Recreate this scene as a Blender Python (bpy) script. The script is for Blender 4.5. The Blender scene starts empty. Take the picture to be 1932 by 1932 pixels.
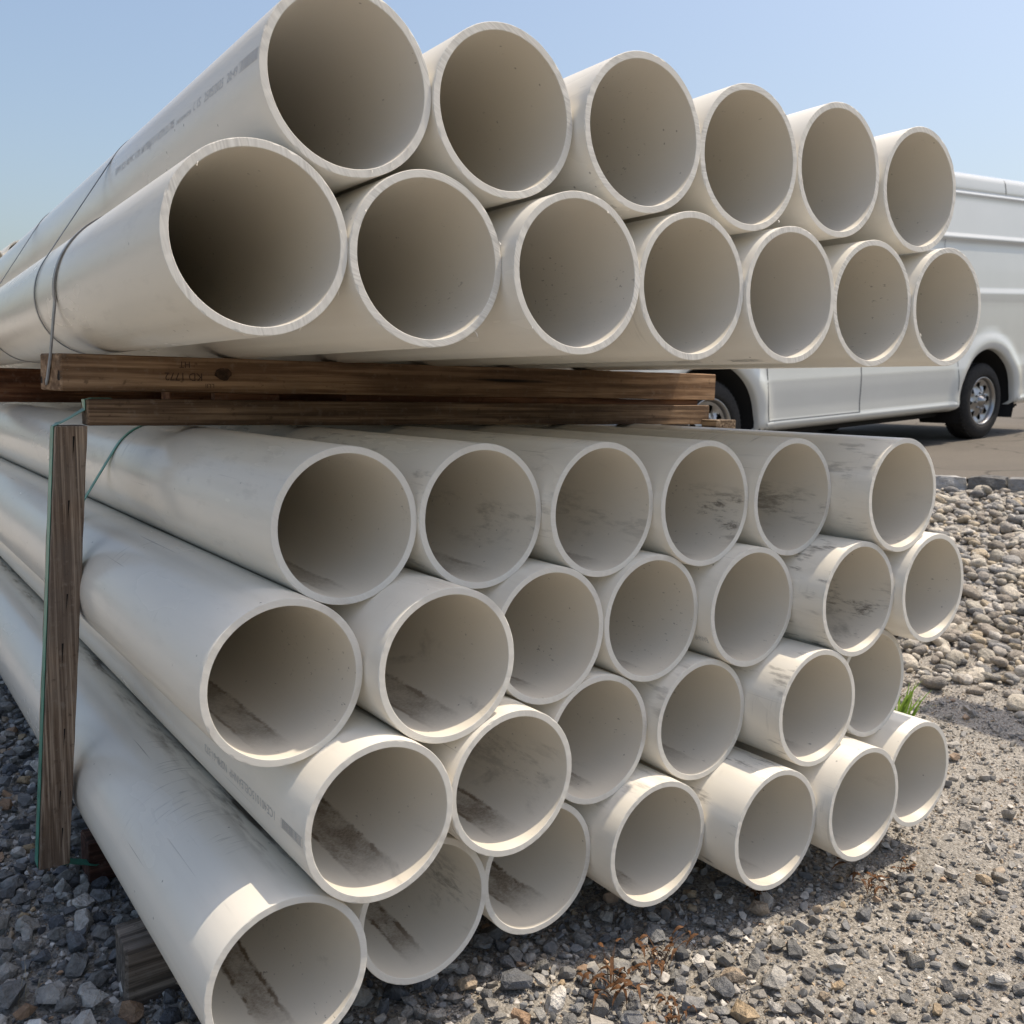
import bpy, bmesh, math, random
import numpy as np
from mathutils import Vector, Matrix

random.seed(7)
rng = np.random.default_rng(11)
sc = bpy.context.scene
col = sc.collection
R_ = math.radians
ZO = 1.165                      # height of the lens above the gravel

# ------------------------------------------------------------------ camera
YAW, PITCH, ROLL, FPX = 0.620902, -0.125884, -0.0177611, 1790.28
fw = Vector((math.sin(YAW)*math.cos(PITCH), math.cos(YAW)*math.cos(PITCH), math.sin(PITCH)))
rt = Vector((math.cos(YAW), -math.sin(YAW), 0))
dn = -rt.cross(fw)
c_, s_ = math.cos(ROLL), math.sin(ROLL)
rt2 = c_*rt + s_*dn
dn2 = -s_*rt + c_*dn
cam_d = bpy.data.cameras.new('camera')
cam = bpy.data.objects.new('camera', cam_d)
col.objects.link(cam)
M = Matrix((rt2, -dn2, -fw)).transposed().to_4x4()
M.translation = Vector((0, 0, ZO))
cam.matrix_world = M
cam_d.sensor_fit = 'HORIZONTAL'
cam_d.sensor_width = 36.0
cam_d.lens = 36.0*FPX/1932.0
cam_d.clip_start = 0.05
cam_d.clip_end = 3000.0
cam_d.dof.use_dof = True
cam_d.dof.focus_distance = 1.9
cam_d.dof.aperture_fstop = 10.0
sc.camera = cam

# ------------------------------------------------------------------ sky, sun, exposure
SUN = Vector((0.41, -0.135, 1.0)).normalized()       # towards the sun
EL = math.asin(SUN.z)
AZ = math.atan2(SUN.x, SUN.y)
world = bpy.data.worlds.new('World')
sc.world = world
world.use_nodes = True
wn = world.node_tree.nodes
wl = world.node_tree.links
wn.clear()
sky = wn.new('ShaderNodeTexSky')
sky.sky_type = 'NISHITA'
sky.sun_disc = False
sky.sun_elevation = EL
sky.sun_rotation = AZ
sky.altitude = 50
sky.air_density = 1.25
sky.dust_density = 4.2
sky.ozone_density = 1.0
bg = wn.new('ShaderNodeBackground')
bg.inputs['Strength'].default_value = 0.114
wo = wn.new('ShaderNodeOutputWorld')
wl.new(sky.outputs[0], bg.inputs[0])
wl.new(bg.outputs[0], wo.inputs[0])

sun_d = bpy.data.lights.new('sun', 'SUN')
sun_d.energy = 2.7
sun_d.angle = R_(0.53)
sun_d.color = (1.0, 0.885, 0.715)
sun = bpy.data.objects.new('sun', sun_d)
col.objects.link(sun)
sun.location = (3, -2, 9)
sun.rotation_euler = SUN.to_track_quat('Z', 'Y').to_euler()

sc.view_settings.view_transform = 'Standard'
sc.view_settings.look = 'None'
sc.view_settings.exposure = 0.63
sc.view_settings.gamma = 1.0
sc.view_settings.use_curve_mapping = False
sc.render.engine = 'CYCLES'
sc.cycles.max_bounces = 10
sc.cycles.diffuse_bounces = 6
sc.cycles.glossy_bounces = 4
sc.cycles.use_denoising = True
sc.cycles.sample_clamp_indirect = 6.0

# ------------------------------------------------------------------ node helpers
class NT:
    """small wrapper to write node trees tersely"""
    def __init__(self, name, rough=0.5, spec=0.5):
        self.m = bpy.data.materials.new(name)
        self.m.use_nodes = True
        self.t = self.m.node_tree
        self.b = self.t.nodes['Principled BSDF']
        self.b.inputs['Roughness'].default_value = rough
        self.b.inputs['Specular IOR Level'].default_value = spec
        self.tc = None
    def n(self, kind, **kw):
        nd = self.t.nodes.new('ShaderNode'+kind)
        for k, v in kw.items():
            setattr(nd, k, v)
        return nd
    def l(self, a, b):
        self.t.links.new(a, b)
    def put(self, sock, v):
        if hasattr(v, 'is_linked') or isinstance(v, bpy.types.NodeSocket):
            self.l(v, sock)
        elif isinstance(v, (tuple, list)) and len(v) == 3 and sock.type == 'RGBA':
            sock.default_value = (*v, 1)
        else:
            sock.default_value = v
    def obj(self):
        if self.tc is None:
            self.tc = self.n('TexCoord')
        return self.tc.outputs['Object']
    def mapping(self, v, scale=(1, 1, 1), loc=None):
        m = self.n('Mapping')
        self.put(m.inputs['Vector'], v)
        m.inputs['Scale'].default_value = scale
        if loc is not None:
            self.put(m.inputs['Location'], loc)
        return m.outputs[0]
    def noise(self, v, scale, detail=4, rough=0.55, dist=0.0):
        n = self.n('TexNoise')
        self.put(n.inputs['Vector'], v)
        n.inputs['Scale'].default_value = scale
        n.inputs['Detail'].default_value = detail
        n.inputs['Roughness'].default_value = rough
        n.inputs['Distortion'].default_value = dist
        return n.outputs['Fac']
    def ramp(self, v, stops):
        r = self.n('ValToRGB')
        self.put(r.inputs[0], v)
        e = r.color_ramp.elements
        while len(e) < len(stops):
            e.new(0.5)
        for i, (p, c) in enumerate(stops):
            e[i].position = p
            e[i].color = (*c, 1) if isinstance(c, (tuple, list)) else (c, c, c, 1)
        return r.outputs[0]
    def math(self, op, a, b=0.0, c=None, clamp=False):
        m = self.n('Math', operation=op, use_clamp=clamp)
        self.put(m.inputs[0], a)
        self.put(m.inputs[1], b)
        if c is not None:
            self.put(m.inputs[2], c)
        return m.outputs[0]
    def step(self, v, lo, hi):
        m = self.n('MapRange', interpolation_type='SMOOTHSTEP')
        self.put(m.inputs[0], v)
        m.inputs[1].default_value = lo
        m.inputs[2].default_value = hi
        return m.outputs[0]
    def mix(self, f, a, b, mode='MIX'):
        m = self.n('Mix', data_type='RGBA', blend_type=mode)
        self.put(m.inputs[0], f)
        self.put(m.inputs[6], a)
        self.put(m.inputs[7], b)
        return m.outputs[2]
    def bump(self, h, strength=0.3, dist=0.01, normal=None):
        b = self.n('Bump')
        b.inputs['Strength'].default_value = strength
        b.inputs['Distance'].default_value = dist
        self.put(b.inputs['Height'], h)
        if normal is not None:
            self.l(normal, b.inputs['Normal'])
        return b.outputs[0]
    def color(self, v):
        self.put(self.b.inputs['Base Color'], v)
    def rough(self, v):
        self.put(self.b.inputs['Roughness'], v)
    def normal(self, v):
        self.l(v, self.b.inputs['Normal'])
    def attr(self, name, kind='OBJECT'):
        a = self.n('Attribute', attribute_type=kind, attribute_name=name)
        return a
    def rand(self):
        return self.n('ObjectInfo').outputs['Random']

def flat_mat(name, c, rough=0.5, metal=0.0, spec=0.5):
    t = NT(name, rough, spec)
    t.color(c)
    t.b.inputs['Metallic'].default_value = metal
    return t.m

# ---------------------------------------------------------------- PVC materials
PVC = (0.735, 0.697, 0.618)

def pvc_vec(t):
    """object coordinates pushed to a different place for every pipe"""
    o = t.obj()
    off = t.n('CombineXYZ')
    r = t.rand()
    t.put(off.inputs[0], t.math('MULTIPLY', r, 37.0))
    t.put(off.inputs[1], t.math('MULTIPLY', r, 91.0))
    t.put(off.inputs[2], t.math('MULTIPLY', r, 53.0))
    a = t.n('VectorMath', operation='ADD')
    t.l(o, a.inputs[0])
    t.l(off.outputs[0], a.inputs[1])
    return o, a.outputs[0]

def pvc_tint(t, k=(1.0, 1.0, 1.0)):
    r2 = t.math('FRACT', t.math('MULTIPLY', t.rand(), 17.31))
    cs = [(0.715, 0.668, 0.575), PVC, (0.74, 0.708, 0.645)]
    cs = [tuple(a*b for a, b in zip(c, k)) for c in cs]
    c = t.ramp(r2, [(0.0, cs[0]), (0.5, cs[1]), (1.0, cs[2])])
    low_mix = t.step(t.attr('lower_tint').outputs['Fac'], 0.1, 0.9)      # the lower bundle gets its own even tint
    return t.mix(low_mix, c, tuple(a*b for a, b in zip((0.755, 0.708, 0.618), k)))

def make_outer():
    t = NT('pvc_outer', 0.33, 0.5)
    o, v = pvc_vec(t)
    dirt = t.attr('dirt').outputs['Fac']
    base = pvc_tint(t)
    # broad faint grime drawn out along the pipe
    g = t.noise(t.mapping(v, (9, 0.7, 9)), 1.0, 5, 0.6)
    gf = t.math('MULTIPLY', t.step(g, 0.50, 0.78), t.math('MULTIPLY_ADD', dirt, 0.26, 0.04))
    c = t.mix(gf, base, (0.36, 0.31, 0.25))
    # scuffs: short streaks round the pipe
    s = t.noise(t.mapping(v, (10, 130, 10)), 1.0, 3, 0.6)
    patch = t.noise(t.mapping(v, (5, 2.0, 5)), 1.0, 3, 0.55)
    sf = t.math('MULTIPLY', t.step(s, 0.56, 0.72), t.step(patch, 0.57, 0.70))
    sf = t.math('MULTIPLY', sf, t.math('MULTIPLY_ADD', dirt, 0.36, 0.18))
    c = t.mix(sf, c, (0.07, 0.06, 0.055))
    s3 = t.noise(t.mapping(v, (55, 11, 55)), 1.0, 5, 0.65)
    p3 = t.noise(t.mapping(v, (9, 7, 9)), 1.0, 3, 0.55)
    sc_ = t.math('MULTIPLY', t.math('MULTIPLY', t.step(s3, 0.50, 0.66), t.step(p3, 0.46, 0.58)), t.attr('scuff').outputs['Fac'], clamp=True)
    c = t.mix(t.math('MULTIPLY', sc_, 0.85), c, (0.11, 0.095, 0.082))
    # long thin scratches along the pipe
    s2 = t.noise(t.mapping(v, (190, 2.2, 190)), 1.0, 2, 0.5)
    sf2 = t.math('MULTIPLY', t.step(s2, 0.70, 0.76), t.step(patch, 0.45, 0.62))
    c = t.mix(t.math('MULTIPLY', sf2, t.math('MULTIPLY_ADD', dirt, 0.5, 0.12)), c, (0.2, 0.17, 0.14))
    # brown silt lying in the valley against the neighbour above
    xyz = t.n('SeparateXYZ'); t.l(o, xyz.inputs[0])
    ang = t.math('ARCTAN2', xyz.outputs[2], xyz.outputs[0])
    d = t.math('ABSOLUTE', t.math('SUBTRACT', ang, R_(63)))
    band = t.math('SUBTRACT', 1.0, t.step(d, 0.10, 0.52))
    bn = t.noise(t.mapping(v, (26, 4.0, 26)), 1.0, 6, 0.62)
    bf = t.math('MULTIPLY', band, t.step(bn, 0.44, 0.66))
    bf = t.math('MULTIPLY', bf, t.step(xyz.outputs[1], 0.02, 0.20))
    c = t.mix(t.math('MULTIPLY', bf, t.attr('silt').outputs['Fac']), c, (0.13, 0.10, 0.075))
    # specks
    vo = t.n('TexVoronoi', feature='F1'); t.l(v, vo.inputs['Vector']); vo.inputs['Scale'].default_value = 26
    sp = t.math('SUBTRACT', 1.0, t.step(vo.outputs['Distance'], 0.045, 0.075))
    sp = t.math('MULTIPLY', sp, t.step(t.noise(v, 3.0, 2), 0.52, 0.60))
    c = t.mix(t.math('MULTIPLY', sp, 0.6), c, (0.08, 0.07, 0.06))
    t.color(c)
    rr = t.noise(t.mapping(v, (6, 1.5, 6)), 1.0, 4)
    t.rough(t.math('MULTIPLY_ADD', rr, 0.20, 0.15))
    t.normal(t.bump(t.noise(t.mapping(v, (30, 6, 30)), 1.0, 3), 0.04, 0.01))
    return t.m

def make_inner():
    t = NT('pvc_inner', 0.45, 0.4)
    o, v = pvc_vec(t)
    dirt = t.attr('dirt').outputs['Fac']
    c = pvc_tint(t, (0.835, 0.815, 0.785))      # bore colour lowered below the outside to deepen its shade
    xyz = t.n('SeparateXYZ'); t.l(o, xyz.inputs[0])
    x, y, z = xyz.outputs
    # silt dried along the bottom of the bore: mottled fill between darker tide lines
    r3 = t.math('FRACT', t.math('MULTIPLY', t.rand(), 7.77))
    wob = t.noise(t.mapping(v, (0.0, 2.2, 0.0)), 1.0, 3)
    fine = t.noise(v, 85.0, 4, 0.6)
    xx = t.math('ADD', x, t.math('MULTIPLY_ADD', r3, 0.036, -0.024))
    xx = t.math('ADD', xx, t.math('MULTIPLY_ADD', wob, 0.05, -0.025))
    wdt = t.math('ADD', t.math('ABSOLUTE', xx), t.math('MULTIPLY_ADD', fine, 0.012, -0.006))
    half = t.math('MULTIPLY_ADD', t.math('FRACT', t.math('MULTIPLY', t.rand(), 31.7)), 0.018, 0.020)
    rel = t.math('SUBTRACT', wdt, half)
    fill = t.math('SUBTRACT', 1.0, t.step(rel, -0.004, 0.004))
    line = t.math('SUBTRACT', 1.0, t.step(t.math('ABSOLUTE', t.math('ADD', rel, 0.002)), 0.001, 0.006))
    line = t.math('MULTIPLY', line, t.step(t.noise(t.mapping(v, (30, 14, 30)), 1.0, 4, 0.6), 0.42, 0.60))
    low = t.math('SUBTRACT', 1.0, t.step(z, -0.095, -0.070))
    endf = t.step(t.math('ADD', y, t.math('MULTIPLY_ADD', fine, 0.05, -0.025)), 0.02, 0.17)
    mott = t.math('MULTIPLY_ADD', t.step(t.noise(v, 190.0, 4, 0.7), 0.30, 0.70), 0.32, t.math('MULTIPLY_ADD', t.step(t.noise(t.mapping(v, (30, 12, 30)), 1.0, 4, 0.6), 0.30, 0.66), 0.50, 0.14))
    f = t.math('ADD', t.math('MULTIPLY', fill, mott), t.math('MULTIPLY', line, 0.75), clamp=True)
    f = t.math('MULTIPLY', t.math('MULTIPLY', f, low), t.math('MULTIPLY', endf, dirt), clamp=True)
    c = t.mix(t.math('MULTIPLY', f, 0.92), c, (0.135, 0.092, 0.056))
    edge = fine
    # smeared stains
    st = t.noise(t.mapping(v, (7, 4, 12)), 1.0, 6, 0.65, 0.4)
    sm = t.math('MULTIPLY', t.step(st, 0.60, 0.74), t.noise(v, 60.0, 4, 0.7))
    c = t.mix(t.math('MULTIPLY', sm, t.math('MULTIPLY', dirt, 0.75)), c, (0.10, 0.085, 0.07))
    smear = t.noise(t.mapping(v, (40, 16, 75)), 1.0, 8, 0.75, 0.3)
    smear = t.math('ADD', t.math('MULTIPLY', smear, 0.55), t.math('MULTIPLY', t.noise(t.mapping(v, (9, 6, 14)), 1.0, 3, 0.5), 0.45))
    sz = t.math('SUBTRACT', 1.0, t.step(t.math('ABSOLUTE', t.math('ADD', z, 0.035)), 0.01, 0.075))
    c = t.mix(t.math('MULTIPLY', t.math('MULTIPLY', t.step(smear, 0.50, 0.62), sz), t.attr('smear').outputs['Fac'], clamp=True), c, (0.07, 0.054, 0.04))
    # rim splash, dark flecks
    fl = t.noise(t.mapping(v, (150, 60, 150)), 1.0, 3, 0.6)
    ff = t.math('MULTIPLY', t.step(fl, 0.66, 0.70), t.step(t.noise(v, 5.0, 3), 0.50, 0.64))
    c = t.mix(t.math('MULTIPLY', ff, 0.55), c, (0.07, 0.06, 0.05))
    vo = t.n('TexVoronoi', feature='F1'); t.l(v, vo.inputs['Vector']); vo.inputs['Scale'].default_value = 34
    sp = t.math('SUBTRACT', 1.0, t.step(vo.outputs['Distance'], 0.05, 0.09))
    sp = t.math('MULTIPLY', sp, t.step(t.noise(v, 4.0, 2), 0.53, 0.60))
    c = t.mix(t.math('MULTIPLY', sp, 0.5), c, (0.06, 0.05, 0.04))
    t.color(c)
    t.normal(t.bump(t.noise(t.mapping(v, (25, 8, 25)), 1.0, 3), 0.05, 0.01))
    return t.m

def make_rim():
    t = NT('pvc_cut_face', 0.62, 0.3)
    o, v = pvc_vec(t)
    r = t.rand()
    rot = t.n('VectorRotate', rotation_type='Y_AXIS')
    t.l(o, rot.inputs['Vector'])
    t.put(rot.inputs['Angle'], t.math('MULTIPLY_ADD', r, 1.6, 0.2))
    bend = t.noise(v, 9.0, 2)
    sx = t.n('SeparateXYZ'); t.l(rot.outputs[0], sx.inputs[0])
    u = t.math('ADD', sx.outputs[0], t.math('MULTIPLY', bend, 0.02))
    cmb = t.n('CombineXYZ'); t.put(cmb.inputs[0], u)
    t.put(cmb.inputs[1], t.math('MULTIPLY', sx.outputs[2], 0.04))
    t.put(cmb.inputs[2], r)
    k = t.noise(cmb.outputs[0], 330.0, 2, 0.6)
    # the saw bit unevenly: marks come and go round the ring
    k = t.math('ADD', t.math('MULTIPLY', t.math('SUBTRACT', k, 0.52), t.math('MULTIPLY_ADD', t.step(t.noise(v, 16.0, 2), 0.38, 0.62), 0.85, 0.25)), 0.52)
    # the factory-cut ends of the lower bundle are smoother
    k = t.math('ADD', t.math('MULTIPLY', t.math('SUBTRACT', k, 0.52), t.math('SUBTRACT', 1.0, t.math('MULTIPLY', t.step(t.attr('dirt').outputs['Fac'], 0.1, 0.2), 0.72))), 0.52)
    c = t.ramp(k, [(0.34, (0.56, 0.535, 0.485)), (0.50, (0.665, 0.635, 0.575)), (0.68, (0.735, 0.71, 0.655))])
    g = t.step(t.noise(v, 14.0, 4), 0.56, 0.75)
    c = t.mix(t.math('MULTIPLY', g, t.math('MULTIPLY_ADD', t.attr('dirt').outputs['Fac'], 0.28, 0.05)), c, (0.36, 0.30, 0.24))
    t.color(c)
    t.normal(t.bump(k, 0.14, 0.002))
    return t.m

M_OUT, M_IN, M_RIM = make_outer(), make_inner(), make_rim()
M_INK = flat_mat('printing_ink', (0.53, 0.525, 0.52), 0.6)
M_INK_FAINT = flat_mat('faded_printing_ink', (0.44, 0.43, 0.41), 0.6)
M_STAMP = flat_mat('stamp_ink', (0.05, 0.028, 0.018), 0.8)

# ---------------------------------------------------------------- wood
def make_wood(name, axis, dark, light, grain=70.0, sawn=0.0, gray=0.0):
    t = NT(name, 0.78, 0.25)
    o = t.obj()
    sc3 = {'X': (2.2, grain, grain), 'Z': (grain, grain, 2.2), 'Y': (grain, 2.2, grain)}[axis]
    g = t.noise(t.mapping(o, sc3), 1.0, 5, 0.62, 0.12)
    broad = t.noise(t.mapping(o, tuple(3.0 if s < 3 else 9.0 for s in sc3)), 1.0, 4)
    c = t.ramp(g, [(0.36, tuple(d*0.6 for d in dark)), (0.47, dark), (0.56, tuple((a+b)/2 for a, b in zip(dark, light))), (0.66, light)])
    c = t.mix(t.math('MULTIPLY', t.step(broad, 0.42, 0.66), 0.55), c, tuple(d*0.62 for d in dark))
    if gray:
        c = t.mix(t.math('MULTIPLY', t.step(t.noise(o, 6.0, 3), 0.4, 0.65), gray), c, (0.17, 0.155, 0.14))
    wear = t.noise(o, 38.0, 5, 0.7)
    c = t.mix(t.math('MULTIPLY', t.step(wear, 0.54, 0.70), 0.45), c, tuple(0.5*l+0.06 for l in light))
    c = t.mix(t.math('MULTIPLY', t.math('SUBTRACT', 1.0, t.step(wear, 0.30, 0.42)), 0.6), c, tuple(0.4*d for d in dark))
    crack = t.noise(t.mapping(o, tuple(s*0.55 if s < 3 else s*0.55 for s in sc3)), 1.0, 2, 0.4)
    cf = t.step(crack, 0.69, 0.75)
    c = t.mix(cf, c, (0.02, 0.014, 0.010))
    t.color(c)
    h = t.math('SUBTRACT', g, t.math('MULTIPLY', cf, 0.8))
    t.normal(t.bump(h, 0.55, 0.004))
    return t.m
M_BOARD = make_wood('rough_sawn_board', 'X', (0.19, 0.112, 0.062), (0.40, 0.265, 0.16), 60.0)
M_BOARD2 = make_wood('weathered_board', 'X', (0.12, 0.075, 0.046), (0.30, 0.205, 0.13), 95.0)
M_BOARD3 = make_wood('reddish_board', 'X', (0.11, 0.045, 0.022), (0.27, 0.135, 0.07), 40.0)
M_POST = make_wood('weathered_post', 'Z', (0.19, 0.128, 0.088), (0.50, 0.39, 0.29), 190.0, gray=0.25)
M_LOG = make_wood('grey_timber', 'X', (0.11, 0.088, 0.07), (0.30, 0.25, 0.205), 70.0, gray=0.4)
M_LOG2 = make_wood('dark_red_timber', 'X', (0.05, 0.022, 0.016), (0.15, 0.07, 0.05), 55.0)
M_END = make_wood('cut_end_grain', 'Y', (0.13, 0.09, 0.06), (0.36, 0.28, 0.20), 120.0)

def make_strap(name, c1, c2):
    t = NT(name, 0.38, 0.5)
    n = t.noise(t.obj(), 30.0, 3)
    t.color(t.ramp(n, [(0.35, c1), (0.7, c2)]))
    return t.m
M_STRAP = make_strap('grey_strap', (0.10, 0.105, 0.11), (0.20, 0.20, 0.205))
M_STRAP2 = make_strap('pale_grey_strap', (0.17, 0.17, 0.175), (0.30, 0.295, 0.29))
M_GREEN = make_strap('green_strap', (0.030, 0.175, 0.125), (0.075, 0.30, 0.215))

# ---------------------------------------------------------------- ground materials
def make_grit():
    t = NT('grit', 0.95, 0.15)
    o = t.obj()
    n1 = t.noise(o, 420.0, 4, 0.7)
    n2 = t.noise(o, 130.0, 5, 0.7)
    n3 = t.noise(o, 2.2, 4, 0.6)
    c = t.ramp(n2, [(0.30, (0.13, 0.119, 0.104)), (0.46, (0.32, 0.293, 0.255)), (0.60, (0.42, 0.385, 0.335)), (0.76, (0.55, 0.507, 0.447))])
    c = t.mix(t.math('MULTIPLY', t.step(n3, 0.40, 0.62), 0.5), c, (0.26, 0.24, 0.21))
    vo = t.n('TexVoronoi', feature='F1'); t.l(o, vo.inputs['Vector']); vo.inputs['Scale'].default_value = 150
    bw = t.n('RGBToBW'); t.l(vo.outputs['Color'], bw.inputs[0])
    c = t.mix(0.55, c, bw.outputs[0], 'SOFT_LIGHT')
    hue = t.n('HueSaturation'); hue.inputs['Saturation'].default_value = 0.85; hue.inputs['Value'].default_value = 1.12
    t.l(c, hue.inputs['Color'])
    t.color(hue.outputs[0])
    h = t.math('ADD', t.math('SUBTRACT', 1.0, vo.outputs['Distance']), n1)
    t.normal(t.bump(h, 0.9, 0.006))
    return t.m

def make_asphalt():
    t = NT('worn_asphalt', 0.92, 0.2)
    o = t.obj()
    n1 = t.noise(o, 160.0, 4, 0.7)
    n2 = t.noise(t.mapping(o, (0.8, 0.8, 0.8)), 1.4, 5, 0.6)
    c = t.ramp(n1, [(0.30, (0.10, 0.090, 0.078)), (0.55, (0.15, 0.135, 0.117)), (0.75, (0.21, 0.19, 0.167))])
    c = t.mix(t.math('MULTIPLY', t.step(n2, 0.45, 0.68), 0.4), c, (0.105, 0.096, 0.086))
    cr = t.n('TexVoronoi', feature='DISTANCE_TO_EDGE')
    ds = t.n('VectorMath', operation='ADD'); t.l(o, ds.inputs[0])
    nz = t.n('TexNoise'); nz.inputs['Scale'].default_value = 1.3; t.l(o, nz.inputs['Vector'])
    t.l(nz.outputs['Color'], ds.inputs[1])
    t.l(ds.outputs[0], cr.inputs['Vector']); cr.inputs['Scale'].default_value = 0.55
    crk = t.math('SUBTRACT', 1.0, t.step(cr.outputs['Distance'], 0.003, 0.012))
    c = t.mix(t.math('MULTIPLY', crk, 0.6), c, (0.05, 0.046, 0.042))
    t.color(c)
    t.normal(t.bump(n1, 0.6, 0.006))
    return t.m

def stone_tree(name, src):
    """src: 'attr' reads a per-stone colour stored on the mesh, 'obj' draws one per object"""
    t = NT(name, 0.85, 0.25)
    o = t.obj()
    if src == 'attr':
        c = t.attr('tone', 'GEOMETRY').outputs['Color']
    else:
        c = t.n('ObjectInfo').outputs['Color']
    g = t.n('TexCoord').outputs['Object']
    n = t.noise(g, 90.0 if src == 'attr' else 2.6, 5, 0.65)
    m = t.ramp(n, [(0.25, 0.62), (0.5, 1.0), (0.78, 1.32)])
    c = t.mix(1.0, c, m, 'MULTIPLY')
    t.color(c)
    t.normal(t.bump(n, 0.5, 0.004 if src == 'attr' else 0.12))
    return t.m
M_GRIT, M_ASPH = make_grit(), make_asphalt()
M_STONE, M_STONE_OBJ = stone_tree('loose_stone', 'attr'), stone_tree('single_stone', 'obj')

# ================================================================== object helpers
def link(o, parent=None):
    col.objects.link(o)
    if parent is not None:
        o.parent = parent
    return o

def tag(o, label=None, cat=None, group=None, kind=None):
    if label: o['label'] = label
    if cat: o['category'] = cat
    if group: o['group'] = group
    if kind: o['kind'] = kind
    return o

def mesh_obj(name, verts, faces, mats, parent=None, smooth=False, fm=None):
    me = bpy.data.meshes.new(name)
    me.from_pydata([tuple(v) for v in verts], [], [tuple(f) for f in faces])
    for m in (mats if isinstance(mats, (list, tuple)) else [mats]):
        me.materials.append(m)
    if fm is not None:
        me.polygons.foreach_set('material_index', np.asarray(fm, dtype=np.int32))
    me.polygons.foreach_set('use_smooth', np.full(len(me.polygons), bool(smooth)))
    me.update()
    return link(bpy.data.objects.new(name, me), parent)

def empty(name, loc=(0, 0, 0)):
    e = bpy.data.objects.new(name, None)
    e.empty_display_size = 0.1
    e.location = loc
    return link(e)

def bm_obj(name, bm, mats, parent=None, smooth=False):
    me = bpy.data.meshes.new(name)
    bm.normal_update()
    bm.to_mesh(me)
    bm.free()
    for m in (mats if isinstance(mats, (list, tuple)) else [mats]):
        me.materials.append(m)
    me.polygons.foreach_set('use_smooth', np.full(len(me.polygons), bool(smooth)))
    me.update()
    return link(bpy.data.objects.new(name, me), parent)

# ================================================================== terrain
KY = [-400, -6, -3, 0.5, 2.0, 3.15, 3.64, 4.05, 4.35, 4.7, 5.3, 6.5, 9.0, 30, 400]
KX = [11.0, 9.6, 8.2, 7.25, 6.82, 6.45, 6.28, 5.95, 5.35, 4.6, 3.9, 3.35, 3.0, 2.8, 2.6]
def kerb_x(y):
    return np.interp(y, KY, KX)
def lot_z(x):
    x = np.asarray(x, float)
    return np.where(x < 12, -0.619+0.0642*(x-5.354), -0.619+0.0642*(12-5.354)+0.010*np.minimum(x-12, 40)) + ZO
def ground_z(x, y):
    x = np.asarray(x, float); y = np.asarray(y, float)
    kx = kerb_x(y)
    zk = lot_z(kx)-ZO-0.05
    d = kx-x
    bank = zk-0.18*np.maximum(d, 0)
    lim = -1.165+0.35*np.maximum(0, x-2.45)
    z = np.minimum(bank, lim)
    z = np.logaddexp(z*30, -1.165*30)/30-0.0115
    z = np.where(z > -1.165-0.02, z, -1.165)
    z = np.where(d < 0, lot_z(x)-ZO-0.09, z)
    und = 0.010*np.sin(3.1*x+1.3*y)*np.sin(2.3*y-0.7*x+1.0)+0.006*np.sin(9*x+2)*np.sin(8*y)
    # the ground is a little lower round the timbers at the left
    und = und-0.02*np.exp(-((x-0.2)/0.5)**2)
    return z+und+ZO

def axis_coords(lo, hi, step, far):
    core = np.arange(lo, hi+1e-6, step)
    ext = []
    d, p = step*3, 0.0
    while p < far:
        p += d
        d *= 1.5
        ext.append(p)
    ext = np.array(ext)
    return np.concatenate([lo-ext[::-1], core, hi+ext])
gx = axis_coords(-1.5, 8.0, 0.045, 420)
gy = axis_coords(-1.0, 6.0, 0.045, 420)
GX, GY = np.meshgrid(gx, gy)
GZ = ground_z(GX, GY)
fine = (np.abs(GX-3) < 5) & (np.abs(GY-2.5) < 3.6)
GZ = GZ+np.where(fine, rng.normal(0, 0.0022, GZ.shape), 0)
nx, ny = len(gx), len(gy)
idx = np.arange(nx*ny).reshape(ny, nx)
quads = np.stack([idx[:-1, :-1], idx[:-1, 1:], idx[1:, 1:], idx[1:, :-1]], -1).reshape(-1, 4)
def np_mesh(name, V, F, mat, smooth=False, tone=None):
    """V (n,3) float, F (m,k) int"""
    me = bpy.data.meshes.new(name)
    n, m, k = len(V), len(F), F.shape[1]
    me.vertices.add(n)
    me.vertices.foreach_set('co', np.ascontiguousarray(V, dtype=np.float32).ravel())
    me.loops.add(m*k)
    me.loops.foreach_set('vertex_index', np.ascontiguousarray(F, dtype=np.int32).ravel())
    me.polygons.add(m)
    me.polygons.foreach_set('loop_start', np.arange(0, m*k, k, dtype=np.int32))
    me.polygons.foreach_set('use_smooth', np.full(m, bool(smooth)))
    if tone is not None:
        a = me.attributes.new('tone', 'FLOAT_COLOR', 'POINT')
        a.data.foreach_set('color', np.concatenate([tone, np.ones((n, 1))], 1).astype(np.float32).ravel())
    me.materials.append(mat)
    me.update(calc_edges=True)
    me.validate()
    return me
ground = link(bpy.data.objects.new('ground', np_mesh('ground', np.stack([GX, GY, GZ], -1).reshape(-1, 3), quads, M_GRIT, True)))
tag(ground, 'grey crushed stone and grit yard round the pipe stack', kind='structure')

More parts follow.
